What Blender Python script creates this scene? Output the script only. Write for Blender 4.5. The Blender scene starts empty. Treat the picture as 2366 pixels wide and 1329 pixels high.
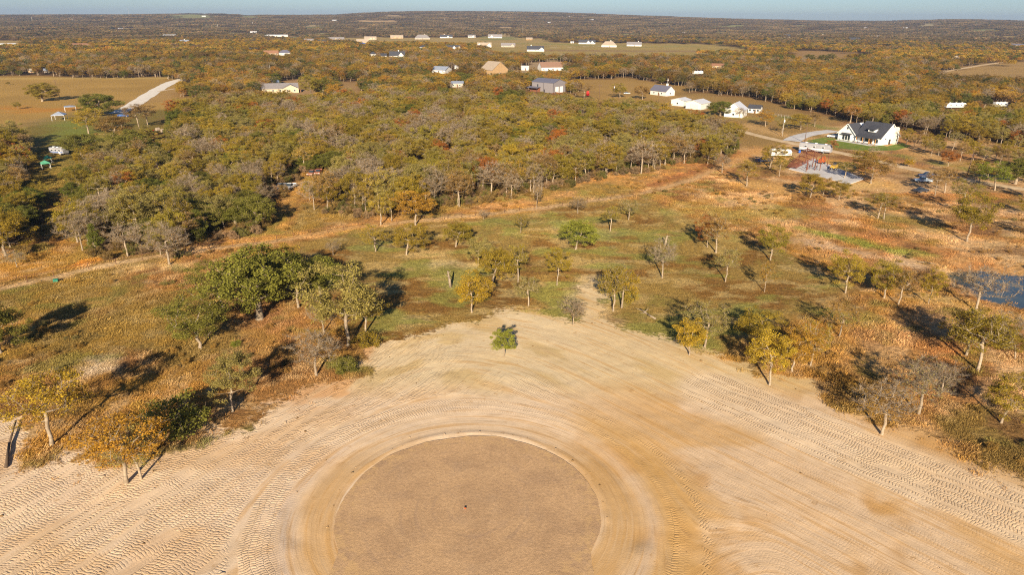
import bpy, math, random
import numpy as np
from mathutils import Matrix, Vector

# ------------------------------------------------------------------ camera, world, sun, exposure
C = bpy.context.scene.collection
scene = bpy.context.scene
F, W, HGT, CAMZ = 1600.0, 2366.0, 1329.0, 50.8
PITCH = math.atan((664.5 - 40.5) / F)
ROLL = math.radians(0.36)
cam_data = bpy.data.cameras.new('camera')
cam_data.sensor_width = 36.0
cam_data.lens = 36.0 * F / W
cam_data.clip_start = 1.0
cam_data.clip_end = 40000.0
cam = bpy.data.objects.new('camera', cam_data)
C.objects.link(cam)
cam.matrix_world = Matrix.Translation((0, 0, CAMZ)) @ Matrix.Rotation(math.pi / 2 - PITCH, 4, 'X') @ Matrix.Rotation(ROLL, 4, 'Z')
scene.camera = cam

SUN_EL, SUN_AZ = math.radians(21.5), math.radians(183.0)
world = bpy.data.worlds.new('World')
scene.world = world
world.use_nodes = True
wn = world.node_tree
wn.nodes.clear()
sky = wn.nodes.new('ShaderNodeTexSky')
sky.sky_type = 'NISHITA'
sky.sun_disc = False
sky.sun_elevation = SUN_EL
sky.sun_rotation = SUN_AZ
sky.altitude = 600
sky.air_density = 0.9
sky.dust_density = 0.55
sky.ozone_density = 5.5
bg = wn.nodes.new('ShaderNodeBackground')
bg.inputs['Strength'].default_value = 0.05
wo = wn.nodes.new('ShaderNodeOutputWorld')
wn.links.new(sky.outputs[0], bg.inputs[0])
wn.links.new(bg.outputs[0], wo.inputs[0])

sl = bpy.data.lights.new('sun', 'SUN')
sl.energy = 5.0
sl.angle = math.radians(0.53)
sl.color = (1.0, 0.85, 0.63)
sun = bpy.data.objects.new('sun', sl)
C.objects.link(sun)
to_sun = Vector((math.sin(SUN_AZ) * math.cos(SUN_EL), math.cos(SUN_AZ) * math.cos(SUN_EL), math.sin(SUN_EL)))
sun.rotation_euler = to_sun.to_track_quat('Z', 'Y').to_euler()

vs = scene.view_settings
vs.view_transform = 'Standard'
vs.look = 'None'
vs.gamma = 1.0
vs.use_curve_mapping = False
vs.exposure = 1.05
scene.cycles.max_bounces = 5
scene.cycles.diffuse_bounces = 2
scene.cycles.glossy_bounces = 2
scene.cycles.transmission_bounces = 2
scene.cycles.volume_bounces = 0
scene.cycles.transparent_max_bounces = 4
scene.cycles.use_denoising = False
scene.cycles.filter_width = 1.15

# ------------------------------------------------------------------ picture -> ground, terrain
def ray(x, y):
    dx, dy = x - W / 2, -(y - HGT / 2)
    c, s = math.cos(ROLL), math.sin(ROLL)
    dx, dy = dx * c - dy * s, dx * s + dy * c
    cp, sp = math.cos(PITCH), math.sin(PITCH)
    return (dx, F * cp + dy * sp, -F * sp + dy * cp)

SKYLINE = [(-400, 32), (0, 32.5), (300, 32), (390, 30.5), (440, 28.5), (480, 30), (560, 33), (700, 34), (790, 32), (830, 28.5), (900, 25),
           (960, 24), (1100, 25.5), (1250, 27.5), (1400, 31.5), (1500, 34.5), (1600, 38.5), (1750, 42.5), (1900, 46), (2050, 47),
           (2120, 44), (2220, 42.5), (2300, 44), (2366, 47), (2800, 50)]
_saz, _sz = [], []
for _x, _y in SKYLINE:
    r = ray(_x, _y)
    h = math.hypot(r[0], r[1])
    _saz.append(math.atan2(r[0], r[1]))
    _sz.append(CAMZ + r[2] / h * 6000 - 9)

def sstep(a, b, t):
    t = np.clip((t - a) / (b - a), 0, 1)
    return t * t * (3 - 2 * t)

def hashn(ix, iy, seed):
    n = (ix * 374761393 + iy * 668265263 + seed * 974634599) & 0xFFFFFFFF
    n = ((n ^ (n >> 13)) * 1274126177) & 0xFFFFFFFF
    return ((n ^ (n >> 16)) & 0xFFFF) / 65535.0

def vnoise(x, y, scale, seed=0):
    x, y = np.asarray(x, float) / scale + 1000.0, np.asarray(y, float) / scale + 1000.0
    ix, iy = np.floor(x).astype(np.int64), np.floor(y).astype(np.int64)
    fx, fy = x - ix, y - iy
    fx, fy = fx * fx * (3 - 2 * fx), fy * fy * (3 - 2 * fy)
    a, b = hashn(ix, iy, seed), hashn(ix + 1, iy, seed)
    c, d = hashn(ix, iy + 1, seed), hashn(ix + 1, iy + 1, seed)
    return (a * (1 - fx) + b * fx) * (1 - fy) + (c * (1 - fx) + d * fx) * fy

def fbm(x, y, scale, seed=0, octv=4):
    s, a, t = 0.0, 0.5, 0.0
    for k in range(octv):
        s = s + a * vnoise(x, y, scale / 2 ** k, seed + k * 17)
        t += a
        a *= 0.55
    return s / t

PC = (-4.6, 62.4)          # centre of the gravel turnaround
PR = 14.4
POND = None

def terr(x, y):
    x, y = np.asarray(x, float), np.asarray(y, float)
    d, az = np.hypot(x, y), np.arctan2(x, y)
    zp = np.interp(az, _saz, _sz)
    z = sstep(2600, 6000, d) * zp * (1 + 0.10 * (vnoise(x, y, 900, 5) - 0.5)) - sstep(6300, 9500, d) * 60
    z = z + sstep(700, 1500, d) * (fbm(x, y, 600, 9, 3) - 0.5) * 9 + sstep(1900, 3200, d) * (fbm(x, y, 1500, 13, 4) - 0.5) * 34 * (1 - sstep(5000, 6000, d))
    return z

def at(px, py, z=0.0):
    r = ray(px, py)
    if r[2] < -1e-6:
        t = (CAMZ - z) / -r[2]
        if t * math.hypot(r[0], r[1]) < 700:
            return (r[0] * t, r[1] * t)
    h = math.hypot(r[0], r[1])
    ux, uy, uz = r[0] / h, r[1] / h, r[2] / h
    d = np.arange(600, 7000, 6.0)
    hit = np.nonzero(terr(ux * d, uy * d) + z >= CAMZ + uz * d)[0]
    dd = d[hit[0]] if len(hit) else 6500.0
    return (ux * dd, uy * dd)

def height_for(px, py, bx, by):
    """height above ground of a thing standing at (bx,by) whose top is seen at picture row py"""
    r = ray(px, py)
    return CAMZ + r[2] * (by / r[1]) - float(terr(bx, by))

def pxw(npx, bx, by):
    return npx * math.sqrt(bx * bx + by * by + CAMZ ** 2) / math.hypot(F, 0) * 0.97

def inpoly(x, y, poly):
    c = np.zeros(np.shape(x), bool)
    n = len(poly)
    for i in range(n):
        x0, y0 = poly[i]
        x1, y1 = poly[(i + 1) % n]
        if y0 == y1:
            continue
        k = ((y0 > y) != (y1 > y)) & (x < (x1 - x0) * (y - y0) / (y1 - y0) + x0)
        c ^= k
    return c

def dline(x, y, pts, closed=False):
    best = np.full(np.shape(x), 1e9)
    n = len(pts)
    for i in range(n if closed else n - 1):
        x0, y0 = pts[i]
        x1, y1 = pts[(i + 1) % n]
        dx, dy = x1 - x0, y1 - y0
        t = np.clip(((x - x0) * dx + (y - y0) * dy) / (dx * dx + dy * dy + 1e-9), 0, 1)
        best = np.minimum(best, np.hypot(x - x0 - t * dx, y - y0 - t * dy))
    return best

def sdf(x, y, poly):
    return np.where(inpoly(x, y, poly), 1, -1) * dline(x, y, poly, True)

def A(pts, z=0.0):
    return [at(px, py, z) for px, py in pts]

# ------------------------------------------------------------------ node helpers
class NT:
    def __init__(s, name):
        s.m = bpy.data.materials.new(name)
        s.m.use_nodes = True
        s.t = s.m.node_tree
        s.t.nodes.clear()
    def n(s, typ, **k):
        nd = s.t.nodes.new(typ)
        for a, v in k.items():
            setattr(nd, a, v)
        return nd
    def put(s, sock, v):
        if isinstance(v, bpy.types.NodeSocket):
            s.t.links.new(v, sock)
        elif v is not None:
            sock.default_value = v
    def math(s, op, a, b=None, c=None, clamp=False):
        nd = s.n('ShaderNodeMath', operation=op, use_clamp=clamp)
        s.put(nd.inputs[0], a); s.put(nd.inputs[1], b)
        if c is not None: s.put(nd.inputs[2], c)
        return nd.outputs[0]
    def mix(s, f, a, b, typ='MIX'):
        nd = s.n('ShaderNodeMix', data_type='RGBA', blend_type=typ)
        s.put(nd.inputs[0], f); s.put(nd.inputs[6], a); s.put(nd.inputs[7], b)
        return nd.outputs[2]
    def mrange(s, v, a, b, c=0.0, d=1.0, smooth=True):
        nd = s.n('ShaderNodeMapRange')
        if smooth: nd.interpolation_type = 'SMOOTHSTEP'
        s.put(nd.inputs[0], v)
        for i, q in enumerate((a, b, c, d)): nd.inputs[i + 1].default_value = q
        return nd.outputs[0]
    def noise(s, scale, vec=None, detail=4.0, rough=0.55, out=0):
        nd = s.n('ShaderNodeTexNoise')
        s.put(nd.inputs['Vector'], vec)
        nd.inputs['Scale'].default_value = scale
        nd.inputs['Detail'].default_value = detail
        nd.inputs['Roughness'].default_value = rough
        return nd.outputs[out]
    def pos(s):
        return s.n('ShaderNodeNewGeometry').outputs['Position']
    def obj(s):
        return s.n('ShaderNodeTexCoord').outputs['Object']
    def attr(s, name, fac=True, typ='GEOMETRY'):
        nd = s.n('ShaderNodeAttribute', attribute_name=name, attribute_type=typ)
        return nd.outputs['Fac'] if fac else nd.outputs['Color']
    def comb(s, x, y, z=0.0):
        nd = s.n('ShaderNodeCombineXYZ')
        for i, v in enumerate((x, y, z)): s.put(nd.inputs[i], v)
        return nd.outputs[0]
    def scale(s, col, f):
        nd = s.n('ShaderNodeVectorMath', operation='SCALE')
        s.put(nd.inputs[0], col); s.put(nd.inputs[3], f)
        return nd.outputs[0]
    def ramp(s, f, stops, interp='LINEAR'):
        nd = s.n('ShaderNodeValToRGB')
        nd.color_ramp.interpolation = interp
        el = nd.color_ramp.elements
        while len(el) < len(stops): el.new(0.5)
        for e, (p, c) in zip(el, stops):
            e.position = p
            e.color = (*c, 1)
        s.put(nd.inputs[0], f)
        return nd.outputs[0]
    def bump(s, h, dist=1.0, strength=1.0):
        nd = s.n('ShaderNodeBump')
        nd.inputs['Distance'].default_value = dist
        nd.inputs['Strength'].default_value = strength
        s.put(nd.inputs['Height'], h)
        return nd.outputs[0]
    def out(s, col, rough=0.8, spec=0.2, metal=0.0, normal=None, trans=None):
        b = s.n('ShaderNodeBsdfPrincipled')
        s.put(b.inputs['Base Color'], col if isinstance(col, bpy.types.NodeSocket) else (*col, 1))
        s.put(b.inputs['Roughness'], rough)
        b.inputs['Specular IOR Level'].default_value = spec
        b.inputs['Metallic'].default_value = metal
        if normal is not None: s.put(b.inputs['Normal'], normal)
        sh = b.outputs[0]
        if trans:
            tb = s.n('ShaderNodeBsdfTranslucent')
            s.put(tb.inputs[0], col if isinstance(col, bpy.types.NodeSocket) else (*col, 1))
            mx = s.n('ShaderNodeMixShader')
            mx.inputs[0].default_value = trans
            s.t.links.new(sh, mx.inputs[1]); s.t.links.new(tb.outputs[0], mx.inputs[2])
            sh = mx.outputs[0]
        o = s.n('ShaderNodeOutputMaterial')
        s.t.links.new(sh, o.inputs[0])
        return s.m

_pc = {}
def paint(name, col, rough=0.6, metal=0.0, var=0.18, scale=1.5, spec=0.3):
    """plain coated or weathered surface: base colour with noise in tone and a little relief"""
    if name in _pc: return _pc[name]
    q = NT(name)
    v = q.obj()
    nz = q.noise(scale, v, 5)
    nz2 = q.noise(scale * 9, v, 3)
    f = q.math('ADD', q.mrange(nz, 0.3, 0.7, 1 - var, 1 + var * 0.5), q.mrange(nz2, 0.3, 0.7, -var * 0.35, var * 0.35))
    c = q.scale((col[0], col[1], col[2]), f)
    _pc[name] = q.out(c, rough, spec, metal, q.bump(nz2, 0.01, 0.5))
    return _pc[name]

# ------------------------------------------------------------------ mesh helpers
class MB:
    def __init__(s):
        s.v, s.f, s.mi = [], [], []
    def add(s, vs_, fs, mi=0):
        o = len(s.v)
        s.v.extend(vs_)
        s.f.extend([tuple(i + o for i in f) for f in fs])
        s.mi.extend([mi] * len(fs))
        return s
    def box(s, cx, cy, cz, sx, sy, sz, rz=0.0, mi=0):
        hx, hy, hz_ = sx / 2, sy / 2, sz / 2
        c, n = math.cos(rz), math.sin(rz)
        p = []
        for dz in (-hz_, hz_):
            for dx, dy in ((-hx, -hy), (hx, -hy), (hx, hy), (-hx, hy)):
                p.append((cx + dx * c - dy * n, cy + dx * n + dy * c, cz + dz))
        return s.add(p, [(3, 2, 1, 0), (4, 5, 6, 7), (0, 1, 5, 4), (1, 2, 6, 5), (2, 3, 7, 6), (3, 0, 4, 7)], mi)
    def bar(s, a, b, w, h=None, mi=0):
        a, b = Vector(a), Vector(b)
        h = h or w
        d = (b - a).normalized()
        up = Vector((0, 0, 1)) if abs(d.z) < 0.95 else Vector((1, 0, 0))
        x = d.cross(up).normalized() * (w / 2)
        y = x.cross(d).normalized() * (h / 2)
        p = [tuple(q + i * x + j * y) for q in (a, b) for i, j in ((-1, -1), (1, -1), (1, 1), (-1, 1))]
        return s.add(p, [(0, 1, 2, 3), (7, 6, 5, 4), (0, 4, 5, 1), (1, 5, 6, 2), (2, 6, 7, 3), (3, 7, 4, 0)], mi)
    def tube(s, a, b, r0, r1, n=8, cap=True, mi=0):
        a, b = Vector(a), Vector(b)
        d = (b - a).normalized()
        up = Vector((0, 0, 1)) if abs(d.z) < 0.95 else Vector((1, 0, 0))
        x = d.cross(up).normalized()
        y = x.cross(d)
        p = []
        for q, r in ((a, r0), (b, r1)):
            for i in range(n):
                t = 2 * math.pi * i / n
                p.append(tuple(q + x * (r * math.cos(t)) + y * (r * math.sin(t))))
        fs = [(i, (i + 1) % n, n + (i + 1) % n, n + i) for i in range(n)]
        if cap: fs += [tuple(range(n))[::-1], tuple(range(n, 2 * n))]
        return s.add(p, fs, mi)
    def extr(s, prof, axis, lo, hi, mi=0):
        """extrude a closed 2-D outline along local x or y; the outline is (other axis, z)"""
        n = len(prof)
        p = []
        for q in (lo, hi):
            for a_, z in prof:
                p.append((q, a_, z) if axis == 'x' else (a_, q, z))
        fs = [(i, (i + 1) % n, n + (i + 1) % n, n + i) for i in range(n)] + [tuple(range(n))[::-1], tuple(range(n, 2 * n))]
        return s.add(p, fs, mi)
    def build(s, name, mats, parent=None, smooth=False):
        me = bpy.data.meshes.new(name)
        me.from_pydata([tuple(q) for q in s.v], [], s.f)
        for m in (mats if isinstance(mats, (list, tuple)) else [mats]):
            me.materials.append(m)
        if any(s.mi): me.polygons.foreach_set('material_index', s.mi)
        if smooth: me.polygons.foreach_set('use_smooth', [True] * len(me.polygons))
        me.update()
        return link(name, me, parent)

def fixn(me):
    import bmesh
    bm = bmesh.new(); bm.from_mesh(me)
    bmesh.ops.recalc_face_normals(bm, faces=bm.faces[:])
    bm.to_mesh(me); bm.free()

def link(name, me, parent=None):
    o = bpy.data.objects.new(name, me)
    C.objects.link(o)
    if parent is not None: o.parent = parent
    return o

def tag(o, label=None, cat=None, group=None, kind=None):
    if label: o['label'] = label
    if cat: o['category'] = cat
    if group: o['group'] = group
    if kind: o['kind'] = kind
    return o

def thing(name, label, cat, loc=(0, 0, 0), rz=0.0, group=None):
    o = bpy.data.objects.new(name, None)
    o.empty_display_size = 0.3
    C.objects.link(o)
    o.location = loc
    o.rotation_euler = (0, 0, rz)
    return tag(o, label, cat, group)

def copy_tree(o, parent=None):
    c = o.copy()
    C.objects.link(c)
    c.parent = parent
    for ch in o.children:
        copy_tree(ch, c)
    return c

# ------------------------------------------------------------------ the ground: zones in world metres
SAND = A([(-420, 985), (-60, 985), (0, 972), (48, 950), (62, 1000), (60, 1085), (100, 1088), (150, 1042), (190, 1045), (215, 1085), (330, 1062), (400, 1035), (560, 985),
          (640, 930), (720, 893), (850, 868), (835, 825), (870, 795), (960, 772), (1080, 747), (1150, 718), (1230, 712), (1290, 735), (1330, 740),
          (1345, 700), (1335, 668), (1375, 642), (1400, 680), (1385, 735), (1440, 760), (1560, 785), (1640, 812), (1700, 826), (1760, 868), (1880, 876),
          (1930, 925), (2020, 978), (2110, 985), (2366, 1105), (2800, 1290), (2800, 1900), (-700, 1900)])
LOT = A([(669, 556), (1491, 455), (2000, 668), (1248, 1034), (964, 1023)])
POND = A([(2190, 628), (2230, 655), (2275, 682), (2366, 708), (2480, 715), (2560, 690), (2500, 655), (2366, 634), (2260, 622)])
# forest in the middle distance: its front edge in the picture, closed far behind
FRONT = [(-500, 640), (-60, 600), (40, 588), (70, 525), (105, 450), (160, 450), (178, 585), (300, 603), (400, 592), (540, 548), (590, 535), (632, 478), (645, 425),
         (745, 398), (765, 420), (712, 462), (740, 488), (860, 503), (1000, 483), (1230, 450), (1340, 422), (1420, 405), (1500, 396), (1560, 374), (1640, 378),
         (1692, 352), (1725, 325), (1665, 290), (1560, 262), (1700, 268), (1800, 268), (1900, 272), (1945, 286), (2080, 300), (2115, 312), (2240, 330), (2366, 345), (2800, 390)]
FOREST = A(FRONT) + [at(3000, 140), at(-900, 140)]

def clearing(up, lo, h=6.0):
    return A(up) + A(lo, h)[::-1]
CL = [
    clearing([(-300, 180), (60, 178), (180, 177), (300, 178), (440, 176)], [(-300, 330), (0, 300), (120, 330), (170, 300), (300, 262), (440, 236)]),
    clearing([(60, 300), (150, 262), (300, 255), (400, 262)], [(70, 400), (150, 400), (290, 340), (395, 335)]),
    clearing([(612, 186), (700, 180)], [(615, 214), (735, 232)], 5),
    clearing([(740, 196), (835, 192)], [(730, 226), (835, 216)], 5),
    clearing([(1290, 190), (1440, 184), (1565, 196)], [(1290, 226), (1360, 240), (1430, 236), (1565, 244)], 5),
    clearing([(1550, 222), (1640, 222), (1770, 236), (1910, 268)], [(1550, 266), (1690, 300), (1760, 330), (1850, 335)], 3),
    clearing([(1130, 94), (1300, 97), (1480, 99), (1690, 102)], [(1090, 113), (1230, 124), (1400, 127), (1690, 132)]),
    clearing([(-200, 94), (85, 93)], [(-200, 105), (80, 105)]),
    clearing([(790, 84), (1030, 86), (1260, 87)], [(780, 95), (1030, 97), (1260, 100)]),
    clearing([(2215, 152), (2350, 140), (2600, 140)], [(2140, 176), (2366, 181), (2600, 184)], 4),
    clearing([(335, 122), (395, 124)], [(335, 130), (395, 131)]),
    clearing([(1260, 140), (1310, 140)], [(1190, 170), (1310, 166)], 4),
    clearing([(1180, 156), (1300, 150)], [(1180, 172), (1300, 168)], 4),
    clearing([(1780, 122), (1990, 120)], [(1760, 140), (1990, 143)], 4),
    clearing([(685, 59), (725, 59)], [(685, 66), (725, 66)], 8),
    clearing([(395, 33.5), (500, 33.5)], [(380, 42), (505, 41)], 8),
    clearing([(555, 34), (600, 35)], [(555, 38.5), (600, 39)], 8),
    clearing([(2118, 53), (2172, 51)], [(2112, 61), (2172, 58)], 8),
    clearing([(2250, 51), (2285, 51)], [(2250, 57), (2285, 57)], 8),
    clearing([(2290, 83), (2366, 80)], [(2290, 92), (2366, 88)], 8),
    clearing([(2180, 103), (2260, 104)], [(2170, 118), (2240, 110)], 7),
    clearing([(880, 34), (950, 34)], [(880, 36.5), (950, 36.5)], 8),
    clearing([(820, 46), (930, 47)], [(820, 50), (930, 50)], 8),
]
CLCOL = [(0.40, 0.245, 0.07), (0.20, 0.15, 0.04), (0.36, 0.22, 0.10), (0.34, 0.21, 0.09), (0.36, 0.22, 0.07), (0.32, 0.20, 0.07), (0.36, 0.26, 0.085), (0.36, 0.25, 0.09),
         (0.38, 0.27, 0.10), (0.38, 0.24, 0.09), (0.3, 0.2, 0.11), (0.38, 0.27, 0.15), (0.38, 0.27, 0.15), (0.33, 0.20, 0.08), (0.19, 0.2, 0.07), (0.26, 0.25, 0.09),
         (0.26, 0.25, 0.09), (0.38, 0.3, 0.14), (0.38, 0.3, 0.14), (0.38, 0.28, 0.08), (0.36, 0.27, 0.12), (0.4, 0.28, 0.14), (0.45, 0.3, 0.14)]

_r = random.Random(31)
for _k in range(46):
    _px, _py = _r.uniform(0, 2366), _r.choice((_r.uniform(46, 60), _r.uniform(52, 84)))
    _py += 12 * _px / 2366
    _w, _h = _r.uniform(12, 70), _r.uniform(.8, 2.6)
    CL.append(clearing([(_px, _py), (_px + _w, _py + _h * .2)], [(_px - 4, _py + _h), (_px + _w * .9, _py + _h)], 7))
    CLCOL.append(_r.choice(((0.40, 0.29, 0.13), (0.30, 0.26, 0.10), (0.44, 0.30, 0.15), (0.25, 0.23, 0.08))))
def warp(x, y):
    d = np.hypot(x, y)
    k = np.clip(d * 0.05, 4, 60)
    return x + (fbm(x, y, 70, 401, 3) - .5) * 2.4 * k, y + (fbm(x, y, 70, 403, 3) - .5) * 3.2 * k

DL, DR = np.array((0.45, 0.893)), np.array((0.66, -0.751))

def flow(x, y):
    """lines the graders and dozers drove: rings round the turnaround that straighten out to either side"""
    rx, ry = x - PC[0], y - PC[1]
    r = np.hypot(rx, ry)
    th = np.arctan2(rx, ry)
    dl = np.maximum(-rx * DL[1] + ry * DL[0], 0.01)
    dr = np.maximum(-rx * DR[1] + ry * DR[0], 0.01)
    ul, ur = rx * DL[0] + ry * DL[1] - 1.481 * dl, rx * DR[0] + ry * DR[1] + 1.481 * dr
    a, b = dl ** 2.2, dr ** 2.2
    side = b / (a + b)
    dd, uu = (a + b) ** (1 / 2.2), ul * (1 - side) + ur * side
    w = sstep(19, 34, r)
    return r * (1 - w) + dd * w, th * r * (1 - w) + uu * w, r, side

def tread_uv(x, y):
    """straight runs of the dozer and rings round the turnaround, with a seam between the two sets"""
    rx, ry = x - PC[0], y - PC[1]
    r = np.hypot(rx, ry)
    th = np.arctan2(rx, ry)
    left = rx < 4
    far = r > 24.5
    pu = np.where(far, np.where(left, rx * DL[0] + ry * DL[1], rx * .7 - ry * .714), th * 22)
    pp = np.where(far, np.where(left, -rx * DL[1] + ry * DL[0], rx * .714 + ry * .7), r)
    seam = np.minimum(np.abs(r - 24.5), np.where(far, np.abs(rx - 4), 9))
    return pu, pp, sstep(.35, .8, seam)

def ground_z(x, y):
    x, y = np.asarray(x, float), np.asarray(y, float)
    z = terr(x, y)
    r = np.hypot(x - PC[0], y - PC[1])
    near = 1 - sstep(200, 300, np.hypot(x, y))
    z = z + near * ((fbm(x, y, 9, 3, 3) - 0.5) * 0.30 + (fbm(x, y, 1.6, 4, 2) - 0.5) * 0.07) * sstep(14, 22, r)
    north = sstep(0.25, 0.85, (y - PC[1]) / np.maximum(r, 1))
    stub = (1 - sstep(13.2, 15.0, np.abs(x - PC[0]))) * sstep(1, -2, y - PC[1])
    z = z + (1 - np.where(y < PC[1] - 4, np.maximum(stub, sstep(-4, -7, y - PC[1])), 0)) * (0.10 * np.exp(-((r - 15.2) / 0.4) ** 2) * (0.5 + vnoise(x, y, 1.3, 8)) - 0.20 * (1 - .85 * north) * np.exp(-((r - 18.6) / 1.1) ** 2))
    if POND is not None:
        m = (x > 60) & (x < 160) & (y > 90) & (y < 180)
        if np.any(m):
            s = sdf(np.where(m, x, 1e4), np.where(m, y, 1e4), POND)
            z = z - np.where(m, 0.9 * sstep(-9, 4, s), 0)
    return z

def lerp(c, c2, w):
    w = np.clip(w, 0, 1)[:, None]
    return c * (1 - w) + np.asarray(c2) * w

def brush_col(x, y):
    """colour of dry grass and bare soil at a place"""
    n1, n2, n3 = fbm(x, y, 16, 21), fbm(x, y, 5.5, 33), fbm(x, y, 2.2, 41, 3)
    n4 = fbm(x, y, 30, 55)
    c = np.zeros((len(x), 3)) + np.array((0.34, 0.18, 0.062))
    c = lerp(c, (0.42, 0.225, 0.055), sstep(0.45, 0.65, n1))
    c = lerp(c, (0.20, 0.10, 0.04), sstep(0.50, 0.68, n2) * 0.7)
    c = lerp(c, (0.50, 0.33, 0.16), sstep(0.54, 0.70, n3) * 0.75)
    c = lerp(c, (0.21, 0.17, 0.045), sstep(0.52, 0.66, n4) * 0.55)
    # the lot: straw and olive, mown lower
    s = sdf(x, y, LOT)
    lot = sstep(-2, 4, s)
    lc = np.zeros_like(c) + np.array((0.29, 0.195, 0.06))
    lc = lerp(lc, (0.21, 0.105, 0.03), sstep(0.46, 0.62, fbm(x, y * 1.6, 14, 61)) * 0.8)
    lc = lerp(lc, (0.40, 0.29, 0.12), sstep(0.53, 0.66, fbm(x, y * 2, 6, 67)) * 0.8)
    lc = lerp(lc, (0.24, 0.24, 0.06), sstep(0.55, 0.68, fbm(x, y * 2, 11, 71)) * 0.7)
    c = c * (1 - lot[:, None]) + lc * lot[:, None]
    # right of the lot: redder soil with pale bare ground
    rr = sstep(0, 25, dline(x, y, LOT, True)) * (1 - lot) * sstep(40, 70, x) * (1 - sstep(420, 560, y))
    c = lerp(c, (0.49, 0.235, 0.085), rr * sstep(0.42, 0.58, fbm(x, y, 13, 81)) * 0.8)
    c = lerp(c, (0.62, 0.40, 0.20), rr * sstep(0.47, 0.60, fbm(x, y, 10, 85)) * 0.85)
    c = lerp(c, (0.19, 0.095, 0.04), rr * sstep(0.53, 0.66, fbm(x, y, 6, 87)) * 0.7)
    # forest floor: leaf litter
    far = sstep(0, 8, sdf(x, y, FOREST))
    c = lerp(c, (0.19, 0.105, 0.05), far * 0.8)
    c = lerp(c, (0.15, 0.09, 0.045), sstep(500, 700, np.hypot(x, y)))
    return c

def stroke(c, x, y, pts, w, col, feather=1.5, k=1.0, seed=7):
    d = dline(x, y, pts)
    return lerp(c, col, (1 - sstep(w - feather, w + feather, d + (fbm(x, y, 3.5, seed) - 0.5) * feather * 3)) * k)

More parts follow.
